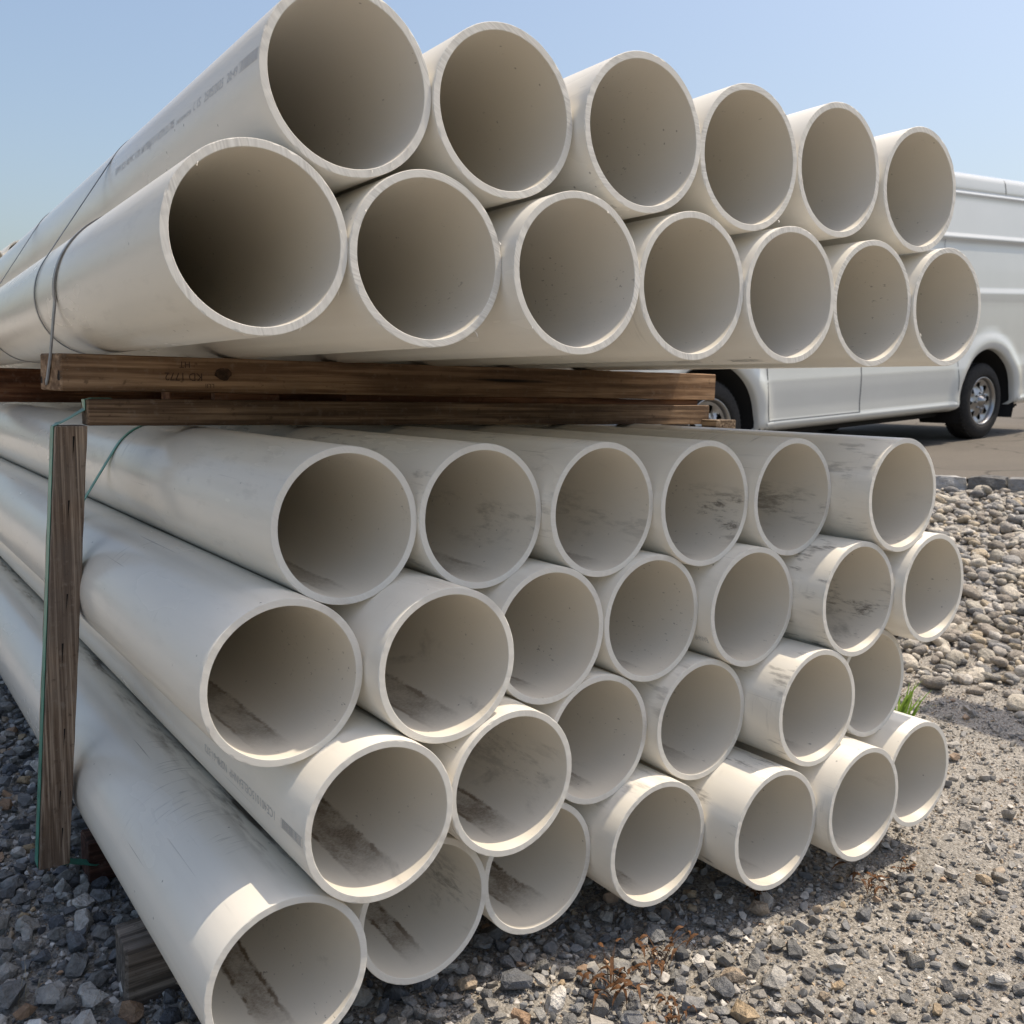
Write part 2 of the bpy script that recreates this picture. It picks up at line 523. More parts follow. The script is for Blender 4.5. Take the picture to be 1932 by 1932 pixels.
# parking lot: rows of constant y from the kerb outwards
ly = np.concatenate([np.arange(-300, -6, 30), np.arange(-6, 12, 0.25), np.arange(12, 330, 25)])
off = np.concatenate([[0.16], np.arange(0.4, 9, 0.4), [10, 12, 15, 20, 40, 80, 160, 400]])
LX = kerb_x(ly)[:, None]+off[None, :]
LY = np.repeat(ly[:, None], len(off), 1)
LZ = lot_z(LX)
li = np.arange(LX.size).reshape(LX.shape)
lq = np.stack([li[:-1, :-1], li[:-1, 1:], li[1:, 1:], li[1:, :-1]], -1).reshape(-1, 4)
lot = link(bpy.data.objects.new('parking_lot', np_mesh('parking_lot', np.stack([LX, LY, LZ], -1).reshape(-1, 3), lq, M_ASPH, True)))
tag(lot, 'worn brownish grey asphalt lot under the white van', kind='structure')

# ================================================================== stones
def crushed(seed, flat=0.6, n=16):
    r = random.Random(seed)
    bm = bmesh.new()
    ax = (1.0, r.uniform(0.6, 0.9), r.uniform(flat*0.75, flat*1.15))
    for _ in range(n):
        v = Vector((r.gauss(0, 1), r.gauss(0, 1), r.gauss(0, 1))).normalized()
        k = r.uniform(0.82, 1.08)
        # push towards a box so that the faces break flat
        b = max(abs(v.x), abs(v.y), abs(v.z))
        v = v*(0.55+0.45/b*0.72)*k
        bm.verts.new((v.x*ax[0]*0.5, v.y*ax[1]*0.5, v.z*ax[2]*0.5))
    h = bmesh.ops.convex_hull(bm, input=bm.verts)
    bmesh.ops.delete(bm, geom=[g for g in set(h['geom_interior']+h['geom_unused']) if isinstance(g, bmesh.types.BMVert)], context='VERTS')
    bmesh.ops.triangulate(bm, faces=bm.faces[:])
    bm.verts.index_update()
    V = np.array([v.co[:] for v in bm.verts]); F = np.array([[v.index for v in f.verts] for f in bm.faces])
    bm.free()
    return V, F

def cobble(seed, sub=2):
    r = random.Random(seed)
    bm = bmesh.new()
    bmesh.ops.create_icosphere(bm, subdivisions=sub, radius=0.5)
    ph = [r.uniform(0, 6.3) for _ in range(6)]
    ax = (1.0, r.uniform(0.65, 0.9), r.uniform(0.42, 0.65))
    for v in bm.verts:
        p = v.co*2
        k = 1+0.17*math.sin(2.3*p.x+ph[0])*math.cos(2.1*p.y+ph[1])+0.13*math.sin(2.7*p.z+2.0*p.x+ph[2])+0.05*math.sin(5.1*p.x+ph[3])*math.sin(4.7*p.y+ph[4])
        q = 1/(abs(p.x)**2.6+abs(p.y)**2.6+abs(p.z)**2.6)**(1/2.6)
        v.co = Vector((v.co.x*ax[0], v.co.y*ax[1], v.co.z*ax[2]))*k*(0.4+0.6*q)
    bm.verts.index_update()
    V = np.array([v.co[:] for v in bm.verts]); F = np.array([[v.index for v in f.verts] for f in bm.faces])
    bm.free()
    return V, F

def rot_mats(n, tilt):
    a = rng.uniform(0, 2*np.pi, n)
    tx = rng.normal(0, tilt, n); ty = rng.normal(0, tilt, n)
    ca, sa = np.cos(a), np.sin(a)
    Z = np.zeros(n); O = np.ones(n)
    Rz = np.stack([ca, -sa, Z, sa, ca, Z, Z, Z, O], -1).reshape(n, 3, 3)
    cx, sx = np.cos(tx), np.sin(tx)
    Rx = np.stack([O, Z, Z, Z, cx, -sx, Z, sx, cx], -1).reshape(n, 3, 3)
    cy, sy = np.cos(ty), np.sin(ty)
    Ry = np.stack([cy, Z, sy, Z, O, Z, -sy, Z, cy], -1).reshape(n, 3, 3)
    return Rx @ Ry @ Rz

BLUE = np.array([[0.128, 0.132, 0.138], [0.175, 0.174, 0.172], [0.22, 0.213, 0.20], [0.28, 0.265, 0.245], [0.095, 0.10, 0.11], [0.34, 0.32, 0.295], [0.42, 0.40, 0.37], [0.15, 0.15, 0.152]])
TAN = np.array([[0.36, 0.27, 0.17], [0.33, 0.26, 0.19], [0.30, 0.20, 0.13]])
def crushed_tone(n, tan=0.07):
    c = BLUE[rng.integers(0, len(BLUE), n)]*rng.uniform(0.70, 1.40, (n, 1))
    m = rng.random(n) < tan
    c[m] = TAN[rng.integers(0, len(TAN), m.sum())]*rng.uniform(0.8, 1.15, (m.sum(), 1))
    return c
RIV = np.array([[0.40, 0.365, 0.305], [0.33, 0.30, 0.265], [0.26, 0.25, 0.238], [0.45, 0.405, 0.335], [0.38, 0.315, 0.225], [0.29, 0.255, 0.215], [0.21, 0.205, 0.20], [0.48, 0.445, 0.395]])

def scatter(protos, P, S, Rm, T):
    """merge copies of protos into one vertex/face/colour array"""
    Vs, Fs, Ts, base = [], [], [], 0
    kinds = rng.integers(0, len(protos), len(P))
    for k, (V, F) in enumerate(protos):
        sel = np.where(kinds == k)[0]
        if not len(sel):
            continue
        W = np.einsum('nij,vj->nvi', Rm[sel], V)*S[sel][:, None, None]+P[sel][:, None, :]
        Vs.append(W.reshape(-1, 3))
        Fs.append((F[None]+(np.arange(len(sel))*len(V))[:, None, None]).reshape(-1, 3)+base)
        Ts.append(np.repeat(T[sel], len(V), 0))
        base += len(sel)*len(V)
    return np.concatenate(Vs), np.concatenate(Fs), np.concatenate(Ts)

def under_pipes(x, y):
    return (x > 0.62) & (x < 2.2) & (y > 1.75)

def px_of(P):
    """projected size factor and visibility of points (for choosing the stones that show largest)"""
    d = P-np.array([0, 0, ZO])
    X = d @ np.array(rt2); Y = d @ np.array(dn2); Zd = d @ np.array(fw)
    Zs = np.maximum(Zd, 0.05)
    u, w = 966+FPX*X/Zs, 966+FPX*Y/Zs
    vis = (Zd > 0.2) & (u > -10) & (u < 1942) & (w > -10) & (w < 1942)
    # what stands in front: the pipe stack
    hid = (P[:, 0] > 0.6) & (P[:, 0] < 2.3) & (P[:, 1] > 1.55)
    hid |= (P[:, 1] > 2.6) & (P[:, 0] > 0.55) & (P[:, 0]/np.maximum(P[:, 1], .1) < 1.60)
    return FPX/Zs, vis & ~hid

# ---- crushed bluestone
def dens(x, y):
    d = np.interp(x, [-2, 0.85, 1.2, 1.6, 2.2, 3.2, 5], [1.0, 1.0, 0.80, 0.36, 0.16, 0.08, 0.07])
    return d
def make_crushed():
    xs, ys, sz = [], [], []
    # (count per square metre, median size, spread, smallest, largest)
    for dn_, med, sp, lo, hi in ((420, 0.052, 0.22, 0.040, 0.085), (1500, 0.032, 0.22, 0.021, 0.046), (5200, 0.016, 0.30, 0.009, 0.026)):
        n = int(dn_*5.6*5.2)
        x = rng.uniform(-1.2, 4.4, n); y = rng.uniform(-0.3, 4.9, n)
        keep = (rng.random(n) < dens(x, y)) & ~under_pipes(x, y) & (x < kerb_x(y)-0.3)
        keep &= ~((x > 3.60+0.2*np.sin(2*y)) & (rng.random(n) < 0.8))
        s = np.clip(rng.lognormal(math.log(med), sp, n), lo, hi)
        s = np.where(x > 1.5, np.minimum(s*0.92, 0.058), s)
        xs.append(x[keep]); ys.append(y[keep]); sz.append(s[keep])
    x, y, s = np.concatenate(xs), np.concatenate(ys), np.concatenate(sz)
    order = np.argsort(-s)
    cell, ok, G = {}, np.zeros(len(s), bool), 0.05
    lx, ly_, ls = x.tolist(), y.tolist(), s.tolist()
    for i in order.tolist():
        xi, yi, si = lx[i], ly_[i], ls[i]
        g0, h0 = int(xi//G), int(yi//G)
        hit = False
        for a in (g0-1, g0, g0+1):
            for b in (h0-1, h0, h0+1):
                for xj, yj, sj in cell.get((a, b), ()):
                    if (xi-xj)**2+(yi-yj)**2 < (0.315*(si+sj))**2:
                        hit = True
                        break
                if hit: break
            if hit: break
        if hit:
            continue
        ok[i] = True
        cell.setdefault((g0, h0), []).append((xi, yi, si))
    x, y, s = x[ok], y[ok], s[ok]
    P = np.stack([x, y, ground_z(x, y)+s*rng.uniform(0.16, 0.40, len(s))*np.interp(x, [0.6, 1.6], [1.15, 0.85])], -1)
    return P, s
P, S = make_crushed()
protos = [crushed(100+i, 0.62, 15) for i in range(14)]
scale, vis = px_of(P)
T = crushed_tone(len(P))*np.interp(P[:, 0], [0.5, 1.3], [1.10, 1.18])[:, None]
dust = np.interp(P[:, 0], [0.6, 1.4, 2.2], [0.0, 0.16, 0.32])[:, None]
T = T*(1-dust)+np.array([0.34, 0.318, 0.285])*dust
Rm = rot_mats(len(P), 0.28)
rank = np.argsort(-(S*scale*vis))
single, rest = rank[:300], rank[300:]
V, F, C = scatter(protos, P[rest], S[rest], Rm[rest], T[rest])
o = link(bpy.data.objects.new('gravel', np_mesh('gravel', V, F, M_STONE, False, C)), ground)
tag(o, kind='stuff')
pm = [np_mesh('gravel_stone', V, F, M_STONE_OBJ) for V, F in [crushed(300+i, 0.62, 20) for i in range(16)]]
for i in single:
    o = bpy.data.objects.new('gravel_stone', pm[int(rng.integers(0, len(pm)))])
    m = Matrix(Rm[i].tolist()).to_4x4() @ Matrix.Diagonal((S[i], S[i], S[i], 1))
    m.translation = P[i].tolist()
    link(o, ground)
    o.matrix_world = m
    o.color = (*T[i].tolist(), 1)

# ---- grit grains
n = 120000
x = rng.uniform(0.2, 4.4, n); y = rng.uniform(-0.2, 2.9, n)
keep = ~under_pipes(x, y) & ((x > 0.5) | (y < 2.6)) & (rng.random(n) < np.interp(x+0.6*y, [1.0, 4.0, 6.5], [0.9, 0.95, 0.55]))
x, y = x[keep], y[keep]
s = np.clip(rng.lognormal(math.log(0.0074), 0.42, len(x)), 0.004, 0.019)
P = np.stack([x, y, ground_z(x, y)+s*0.15], -1)
c = crushed_tone(len(P), 0.25)*1.25
c = c*0.66+np.array([0.28, 0.262, 0.235])*0.34
V, F, C = scatter([crushed(50+i, 0.7, 7) for i in range(8)], P, s, rot_mats(len(P), 0.5), c)
o = link(bpy.data.objects.new('grit_grains', np_mesh('grit_grains', V, F, M_STONE, False, C)), ground)
tag(o, kind='stuff')

# ---- river stones on the bank below the kerb
n = 32000
x = rng.uniform(2.9, 8.2, n); y = rng.uniform(-1.5, 5.2, n)
edge = 3.72+0.10*np.sin(5*y)+0.07*np.sin(11*y+1)
keep = ((x > edge) | (rng.random(n) < 0.10*np.exp(-(edge-x)/0.22))) & (x < kerb_x(y)-0.10)
x, y = x[keep], y[keep]
s = np.clip(rng.lognormal(math.log(0.043), 0.42, len(x)), 0.018, 0.105)
P = np.stack([x, y, ground_z(x, y)+s*rng.uniform(0.05, 0.42, len(s))], -1)
near = np.where((x < edge[keep]+0.12))[0]
scale, vis = px_of(P)
RIV = RIV*0.9+RIV.mean(1, keepdims=True)*0.1
T = RIV[rng.integers(0, len(RIV), len(P))]*rng.uniform(0.80, 1.30, (len(P), 1))
Rm = rot_mats(len(P), 0.30)
rank = np.argsort(-(S_ := s*scale*vis))
single, rest = rank[:300], rank[300:]
V, F, C = scatter([cobble(20+i, 2) for i in range(8)]+[crushed(700+i, 0.7, 22) for i in range(6)], P[rest], s[rest], Rm[rest], T[rest])
o = link(bpy.data.objects.new('river_stones', np_mesh('river_stones', V, F, M_STONE, True, C)), ground)
tag(o, kind='stuff')
pm = [np_mesh('river_stone', V, F, M_STONE_OBJ, True) for V, F in [cobble(60+i, 2) for i in range(12)]]
for i in single:
    o = bpy.data.objects.new('river_stone', pm[int(rng.integers(0, len(pm)))])
    m = Matrix(Rm[i].tolist()).to_4x4() @ Matrix.Diagonal((s[i], s[i], s[i], 1))
    m.translation = P[i].tolist()
    link(o, ground)
    o.matrix_world = m
    o.color = (*T[i].tolist(), 1)

# ---- kerb of split granite blocks
kerb = empty('kerb')
tag(kerb, 'row of split granite blocks edging the asphalt lot', kind='structure')
yy = -1.0
kk = 0
def block_mesh(seed):
    r = random.Random(seed)
    bm = bmesh.new()
    bmesh.ops.create_cube(bm, size=1.0)
    bmesh.ops.subdivide_edges(bm, edges=bm.edges[:], cuts=2, use_grid_fill=True)
    for v in bm.verts:
        v.co += Vector((r.uniform(-.07, .07), r.uniform(-.035, .035), r.uniform(-.08, .08)))
        if abs(v.co.x) > .4 and abs(v.co.z) > .4:
            v.co.x *= 0.86; v.co.z *= 0.92
        if abs(v.co.y) > .45 and abs(v.co.z) > .4:
            v.co.y *= 0.95; v.co.z *= 0.95
    bm.normal_update()
    me = bpy.data.meshes.new('kerb_stone')
    bm.to_mesh(me); bm.free()
    me.materials.append(M_STONE_OBJ)
    return me
kb = [block_mesh(i) for i in range(8)]
while yy < 6.4:
    L = random.uniform(0.21, 0.30)
    ya, yb = yy, yy+L
    xa, xb = float(kerb_x(ya)), float(kerb_x(yb))
    ln = math.hypot(xb-xa, yb-ya)
    o = bpy.data.objects.new('kerb_stone', kb[kk % 8])
    link(o, kerb)
    xm, ym = (xa+xb)/2+0.07, (ya+yb)/2
    o.matrix_basis = Matrix.Translation((xm, ym, float(lot_z(xm))-0.055+random.uniform(-.008, .012))) @ Matrix.Rotation(math.atan2(yb-ya, xb-xa)-math.pi/2+random.uniform(-.03, .03), 4, 'Z') @ Matrix.Diagonal((0.15, ln*0.95, 0.17, 1))
    g = random.choice([0.17, 0.22, 0.28, 0.40])*random.uniform(0.9, 1.1)
    o.color = (g, g*0.99, g*0.97, 1)
    yy += L
    kk += 1
bm_ = []
ks = np.arange(-1.2, 6.6, 0.15)
vv = []
for y_ in ks:
    x_ = float(kerb_x(y_)); z_ = float(lot_z(x_))
    vv += [(x_-0.03, y_, z_-0.2), (x_-0.01, y_, z_-0.045), (x_+0.175, y_, z_-0.02), (x_+0.19, y_, z_-0.2)]
ff = []
for i in range(len(ks)-1):
    for j in range(3):
        a = i*4+j
        ff.append((a, a+1, a+5, a+4))
mesh_obj('mortar_bed', vv, ff, M_GRIT, kerb)

# ================================================================== pipes
R0, RI, LEN = 0.1365, 0.1240, 6.10
TY = -0.0262                                   # the upper bundle lies slightly askew
POS = {
    'T1': [(0.6488, 1.3371, 0.4494), (0.9222, 1.325, 0.4519), (1.2001, 1.2927, 0.4578), (1.4754, 1.2903, 0.4567), (1.7581, 1.292, 0.4744), (2.0398, 1.2802, 0.4704)],
    'T2': [(0.5076, 1.3394, 0.2101), (0.781, 1.3277, 0.2045), (1.0543, 1.2877, 0.2023), (1.3277, 1.2842, 0.2017), (1.6011, 1.2744, 0.2041), (1.8818, 1.2764, 0.2065), (2.1551, 1.2618, 0.2155)],
    'B1': [(0.7032, 1.4644, -0.2316), (0.9766, 1.4576, -0.2316), (1.25, 1.4294, -0.2317), (1.5234, 1.4096, -0.232), (1.7968, 1.3939, -0.2298), (2.0702, 1.2894, -0.2285)],
    'B2': [(0.5609, 1.395, -0.4651), (0.8388, 1.349, -0.4691), (1.1122, 1.4179, -0.469), (1.3855, 1.4176, -0.4691), (1.6589, 1.381, -0.4702), (1.9323, 1.297, -0.4672), (2.206, 1.2742, -0.4658)],
    'B3': [(0.6954, 1.3224, -0.7031), (0.9721, 1.3379, -0.7077), (1.2461, 1.4201, -0.7073), (1.5264, 1.3966, -0.7116), (1.7998, 1.2964, -0.7064), (2.0732, 1.34, -0.7047)],
    'B4': [(0.5382, 1.3361, -0.9318), (0.8278, 1.4076, -0.9423), (1.1031, 1.4263, -0.9477), (1.377, 1.3655, -0.9473), (1.6525, 1.2785, -0.9541), (1.9259, 1.2436, -0.9489), (2.1993, 1.2733, -0.9473)],
}
def pipe_mesh(L=LEN, seg=96, seed=0):
    r = random.Random(seed)
    ys_o = [0.0012]+[L*k/6 for k in range(1, 6)]+[L-0.0012]
    V, F, fm, sm = [], [], [], []
    a = [2*math.pi*i/seg for i in range(seg)]
    # slight unevenness of the hand-sawn cut
    p1, p2, p3 = r.uniform(0, 6.3), r.uniform(0, 6.3), r.uniform(0, 6.3)
    cut = [0.0011*math.sin(t+p1)+0.0005*math.sin(3*t+p2)+r.uniform(-1, 1)*0.00022 for t in a]
    nick = {r.randrange(seg): r.uniform(0.0008, 0.0032) for _ in range(15)}
    rings = []
    def ring(rad, y, k):
        rings.append(len(V))
        for i, t in enumerate(a):
            yy = y+(cut[i] if k == 'f' else 0)
            rr = rad-(nick.get(i, 0) if (k == 'f' and abs(rad-(R0-0.0008)) < 1e-6) else 0)
            V.append((rr*math.cos(t), yy, rr*math.sin(t)))
    ring(RI, L, '')                       # 0  far inner
    for k in range(5, 0, -1): ring(RI, L*k/6, '')
    ring(RI, 0.0008, 'f')                 # inner lip
    ring(RI+0.0008, 0.0, 'f')
    ring(R0-0.0008, 0.0, 'f')
    ring(R0, 0.0010, 'f')
    for k in range(1, 6): ring(R0, L*k/6, '')
    ring(R0, L, '')
    n = len(rings)
    for q in range(n):
        A, B = rings[q], rings[(q+1) % n]
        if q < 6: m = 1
        elif q <= 8: m = 2
        elif q < n-1: m = 0
        else: m = 2
        for i in range(seg):
            j = (i+1) % seg
            F.append((A+i, A+j, B+j, B+i))
            fm.append(m); sm.append(m != 2)
    me = bpy.data.meshes.new('pipe')
    me.from_pydata(V, [], F)
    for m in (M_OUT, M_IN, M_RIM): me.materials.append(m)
    me.polygons.foreach_set('material_index', np.array(fm, dtype=np.int32))
    me.polygons.foreach_set('use_smooth', np.array(sm))
    me.update()
    return me
PM = [pipe_mesh(seed=i) for i in range(6)]
ORD = ['first', 'second', 'third', 'fourth', 'fifth', 'sixth', 'seventh']
ROWNAME = {'T1': ('top row of the upper bundle', 'pipes of the upper bundle'),
           'T2': ('bottom row of the upper bundle', 'pipes of the upper bundle'),
           'B1': ('top row of the lower bundle', 'pipes of the lower bundle'),
           'B2': ('second row of the lower bundle', 'pipes of the lower bundle'),
           'B3': ('third row of the lower bundle', 'pipes of the lower bundle'),
           'B4': ('bottom row of the lower bundle', 'pipes of the lower bundle')}
DIRT = {'T1': 0.02, 'T2': 0.06, 'B1': 0.55, 'B2': 0.75, 'B3': 0.95, 'B4': 1.0}
EXTRA = {('B1', 3): 1.3, ('B1', 4): 0.9, ('B2', 5): 1.2, ('B2', 3): 0.6, ('B2', 4): 0.35, ('B2', 6): 0.2, ('B3', 4): 0.6, ('B3', 3): 0.5, ('B4', 4): 0.6, ('B4', 5): 0.35, ('B4', 6): 0.3, ('B1', 5): 0.5}
PIPES = {}
k = 0
for row, pts in POS.items():
    for i, (x, y, z) in enumerate(pts):
        o = bpy.data.objects.new('white_pipe', PM[k % 6])
        link(o)
        o.location = (x, y, z+ZO)
        if row[0] == 'T':
            o.rotation_euler = (0, 0, TY)
        rn, gr = ROWNAME[row]
        if i == 0: w = 'leftmost'
        elif i == len(pts)-1: w = 'rightmost'
        else: w = ORD[i]+' from the left'
        state = {'T': 'clean', 'B': 'grimy'}[row[0]]
        tag(o, '%s white pipe, %s in the %s' % (state, w, rn), 'pipe', gr)
        o['dirt'] = EXTRA.get((row, i), DIRT[row])
        o['lower_tint'] = 1.0 if row[0] == 'B' else 0.0
        o['smear'] = {('B1', 3): 0.95, ('B1', 4): 0.55, ('B2', 5): 0.8, ('B1', 1): 0.35, ('B1', 2): 0.25, ('B4', 1): 0.5, ('B3', 1): 0.3}.get((row, i), 0.0)
        o['scuff'] = {('B2', 5): 0.95, ('B4', 4): 0.75, ('B3', 4): 0.6, ('B1', 5): 0.45, ('B1', 1): 0.5, ('B1', 2): 0.35, ('B3', 3): 0.4, ('B4', 3): 0.35, ('B1', 0): 0.12, ('B2', 0): 0.05, ('B4', 0): 0.03, ('T2', 0): 0.07}.get((row, i), 0.05 if row[0] == 'B' else 0.03)
        o['silt'] = {'B4': 0.95, 'B3': 0.55, 'B2': 0.35}.get(row, 0.0)
        PIPES[(row, i)] = o
        k += 1

# ---- printing on the pipes
def text_mesh(body, size, squeeze=1.0):
    cu = bpy.data.curves.new('t', 'FONT')
    cu.body = body
    cu.size = 1.0
    cu.resolution_u = 2
    ob = bpy.data.objects.new('t', cu)
    col.objects.link(ob)
    dg = bpy.context.evaluated_depsgraph_get()
    dg.update()
    me = bpy.data.meshes.new_from_object(ob.evaluated_get(dg))
    bpy.data.objects.remove(ob)
    V = np.array([v.co[:] for v in me.vertices])
    F = [tuple(p.vertices) for p in me.polygons]
    bpy.data.meshes.remove(me)
    V[:, 1] /= 0.72
    V[:, :2] *= size
    V[:, 0] *= squeeze
    return V, F
def rects(rs):
    V, F = [], []
    for x0, y0, x1, y1 in rs:
        n = len(V)
        V += [(x0, y0, 0), (x1, y0, 0), (x1, y1, 0), (x0, y1, 0)]
        F.append((n, n+1, n+2, n+3))
    return np.array(V, float), F
def barcode(w, h, seed=1):
    r = random.Random(seed)
    t = 0.0009
    rs = [(0, 0, w, t), (0, h-t, w, h), (0, t, t, h-t), (w-t, t, w, h-t)]
    x = 0.006
    while x < w-0.005:
        b = r.choice([0.0008, 0.0012, 0.002, 0.0028])
        if x+b < w-0.003:
            rs.append((x, 0.0016, x+b, h-0.0016))
        x += b+r.choice([0.0010, 0.0014, 0.0022])
    return rects(rs)
def wrap(pipe, V, F, ang0, y0, flip, name, mat):
    """V.x runs along the pipe, V.y up the wall. flip False: reads towards the open end."""
    out = []
    for x, y, _ in V:
        if not flip:
            a = ang0-y/R0; yy = y0-x
        else:
            a = ang0+y/R0; yy = y0+x
        r = R0+0.0004
        out.append((r*math.cos(a), yy, r*math.sin(a)))
    return mesh_obj(name, out, F, mat, pipe)
def ang_of(zrel):
    return math.pi-math.asin(max(-1, min(1, zrel/R0)))
P1 = PIPES[('T1', 0)]
a = ang_of(0.0065)
V, F = barcode(0.081, 0.0165, 3); wrap(P1, V, F, a, 0.087, False, 'barcode', M_INK)
def fit(V, length):
    V = V.copy()
    V[:, 0] *= length/V[:, 0].max()
    return V
for body, size, yb, ln in (('20:49', 0.0155, 0.145, 0.050), ('25/05/2025', 0.0155, 0.262, 0.099), ('L 15', 0.0155, 0.325, 0.042), ('MADE IN MALAYSIA', 0.008, 0.428, 0.090), ('DWV SCH 40 PVC 1120 160 PSI@73 F ASTM D1785', 0.0155, 0.93, 0.485)):
    V, F = text_mesh(body, size)
    wrap(P1, fit(V, ln), F, a, yb, False, 'printed_text', M_INK)
P3 = PIPES[('B3', 0)]
a = ang_of(0.0055)
V, F = barcode(0.088, 0.0165, 5); wrap(P3, V, F, a, 0.006, True, 'barcode', M_INK_FAINT)
V, F = text_mesh('1CE401015OELEANHP  NSF\u00ae-61-372', 0.0165, 0.80)
wrap(P3, fit(V, 0.368), F, a, 0.116, True, 'printed_text', M_INK_FAINT)
P5 = PIPES[('T2', 4)]
a = math.pi+math.radians(76)
V, F = barcode(0.088, 0.014, 8); wrap(P5, V, F, a, 0.125, False, 'barcode', M_INK_FAINT)
V, F = text_mesh('25/05/2025  20:51', 0.014, 0.8); wrap(P5, V, F, a, 0.29, False, 'printed_text', M_INK_FAINT)
V, F = text_mesh('1CE', 0.013, 0.85); wrap(PIPES[('T2', 1)], V, F, math.pi-0.53, 0.062, False, 'printed_text', M_INK_FAINT)
V, F = text_mesh('EANHP', 0.015, 0.85); wrap(PIPES[('B2', 4)], V, F, math.pi+0.44, 0.02, True, 'printed_text', M_INK_FAINT)
V, F = text_mesh('SS', 0.011, 1.0); wrap(PIPES[('T1', 2)], V, F, math.pi+1.25, 0.03, False, 'printed_text', M_INK_FAINT)

# ---- plastic burrs left hanging on the sawn edges
M_BURR = flat_mat('pvc_shaving', (0.82, 0.79, 0.74), 0.5)
def burr(pipe, ang, rad, seed):
    r = random.Random(seed)
    L = r.uniform(0.006, 0.013)
    p = Vector((rad*math.cos(ang), -0.0004, rad*math.sin(ang)))
    pts = [p]
    d = Vector((math.cos(ang)*0.3+r.uniform(-.5, .5), -0.5, r.uniform(-0.9, 0.1))).normalized()
    for q in range(5):
        p = p+d*L/5
        d = (d+Vector((r.uniform(-.7, .7), r.uniform(-.4, .4), r.uniform(-.8, .3)))).normalized()
        pts.append(p)
    V, F = [], []
    w = Vector((0, 0.0, 1)).cross(d).normalized()*0.0007 if abs(d.z) < .95 else Vector((0.0007, 0, 0))
    for q in pts:
        V += [q-w, q+w]
    for q in range(5):
        F.append((2*q, 2*q+1, 2*q+3, 2*q+2))
    mesh_obj('burr', V, F, M_BURR, pipe)
for j, (key, angs) in enumerate({('T2', 0): (0.2, 1.0, -1.1, 2.3, -0.5), ('T1', 0): (-1.0, -1.3, -0.7), ('T1', 1): (-0.7, -0.5), ('T2', 1): (-0.9, 2.6, 0.3), ('T2', 2): (1.1, 3.9, 0.1), ('T1', 3): (-0.9,), ('T1', 4): (-0.8, 3.4), ('T2', 6): (3.9, 3.7)}.items()):
    for a in angs:
        burr(PIPES[key], a, R0 if random.random() < 0.6 else RI+0.001, j*10+int(a*7))

# ================================================================== dunnage
def beam(name, corners0, corners1, mat, parent=None, cuts=14, rough=0.0012, seed=0, bev=0.003, mats=None):
    """box between two end quads (4 points each), subdivided lengthwise, edges knocked off"""
    r = random.Random(seed)
    bm = bmesh.new()
    rings = []
    for i in range(cuts+1):
        f = i/cuts
        rings.append([bm.verts.new(Vector(a).lerp(Vector(b), f)) for a, b in zip(corners0, corners1)])
    sides = []
    for i in range(cuts):
        for j in range(4):
            k2 = (j+1) % 4
            bm.faces.new((rings[i][j], rings[i][k2], rings[i+1][k2], rings[i+1][j]))
    e0 = bm.faces.new(rings[0][::-1]); e1 = bm.faces.new(rings[-1])
    bmesh.ops.recalc_face_normals(bm, faces=bm.faces[:])
    lo = [e for e in bm.edges if e.is_manifold and e.calc_face_angle(0) > 0.8]
    bmesh.ops.bevel(bm, geom=lo, offset=bev, segments=1, affect='EDGES')
    for v in bm.verts:
        v.co += Vector((r.uniform(-1, 1), r.uniform(-1, 1), r.uniform(-1, 1)))*rough
    return bm_obj(name, bm, mat, parent)
def box_pts(x, y0, y1, z0, z1, dxb=0.0):
    return [(x, y0, z0+ZO), (x+dxb, y1, z0+ZO), (x+dxb, y1, z1+ZO), (x, y0, z1+ZO)]

# upper board with its shaggy sawn end and stamp
ub = beam('board', box_pts(0.405, 2.240, 2.332, -0.0145, 0.0660, -0.026), box_pts(2.436, 2.236, 2.328, -0.0160, 0.0712), M_BOARD, None, 26, 0.0009, 1)
ub.name = 'upper_board'
tag(ub, 'rough brown board right under the upper bundle, stamped near its left end', 'board', 'boards between the bundles')
def splinters(parent, seed=4, n=190):
    r = random.Random(seed)
    V, F = [], []
    for _ in range(n):
        t = r.random()
        side = r.random()
        if side < 0.55:
            base = Vector((0.4045-0.026*t, 2.240+0.092*t, r.uniform(-0.014, 0.066)+ZO))
            d = Vector((-1, r.uniform(-1.2, 0.4), r.uniform(-1.0, 1.0)))
        else:
            base = Vector((r.uniform(0.400, 0.420), 2.2393, r.uniform(-0.0145, 0.066)+ZO))
            d = Vector((r.uniform(-0.6, 0.9), -0.7, r.uniform(-0.9, 0.9)))
        d = d.normalized()*r.uniform(0.002, 0.0065)
        w = d.cross(Vector((0.3, 0.2, 0.9))).normalized()*r.uniform(0.0003, 0.0008)
        n0 = len(V)
        V += [base-w, base+w, base+d]
        F.append((n0, n0+1, n0+2))
    o = mesh_obj('splinters', V, F, M_END, parent)
    tag(o, kind='stuff')
splinters(ub)
def flat_text(body, size, x, z, y, parent, mat, inv=True, sq=1.0, name='stamp'):
    V, F = text_mesh(body, size, sq)
    s = -1 if inv else 1
    out = [(x+s*v[0], y, z+ZO+s*v[1]) for v in V]
    return mesh_obj(name, out, F, mat, parent)
flat_text('HT', 0.015, 0.680, 0.056, 2.2375, ub, M_STAMP, True, 1.3)
flat_text('KD 1772', 0.019, 0.708, 0.030, 2.2375, ub, M_STAMP, True, 1.25)
flat_text('LLII', 0.010, 0.735, 0.006, 2.2375, ub, M_STAMP, True, 1.5)
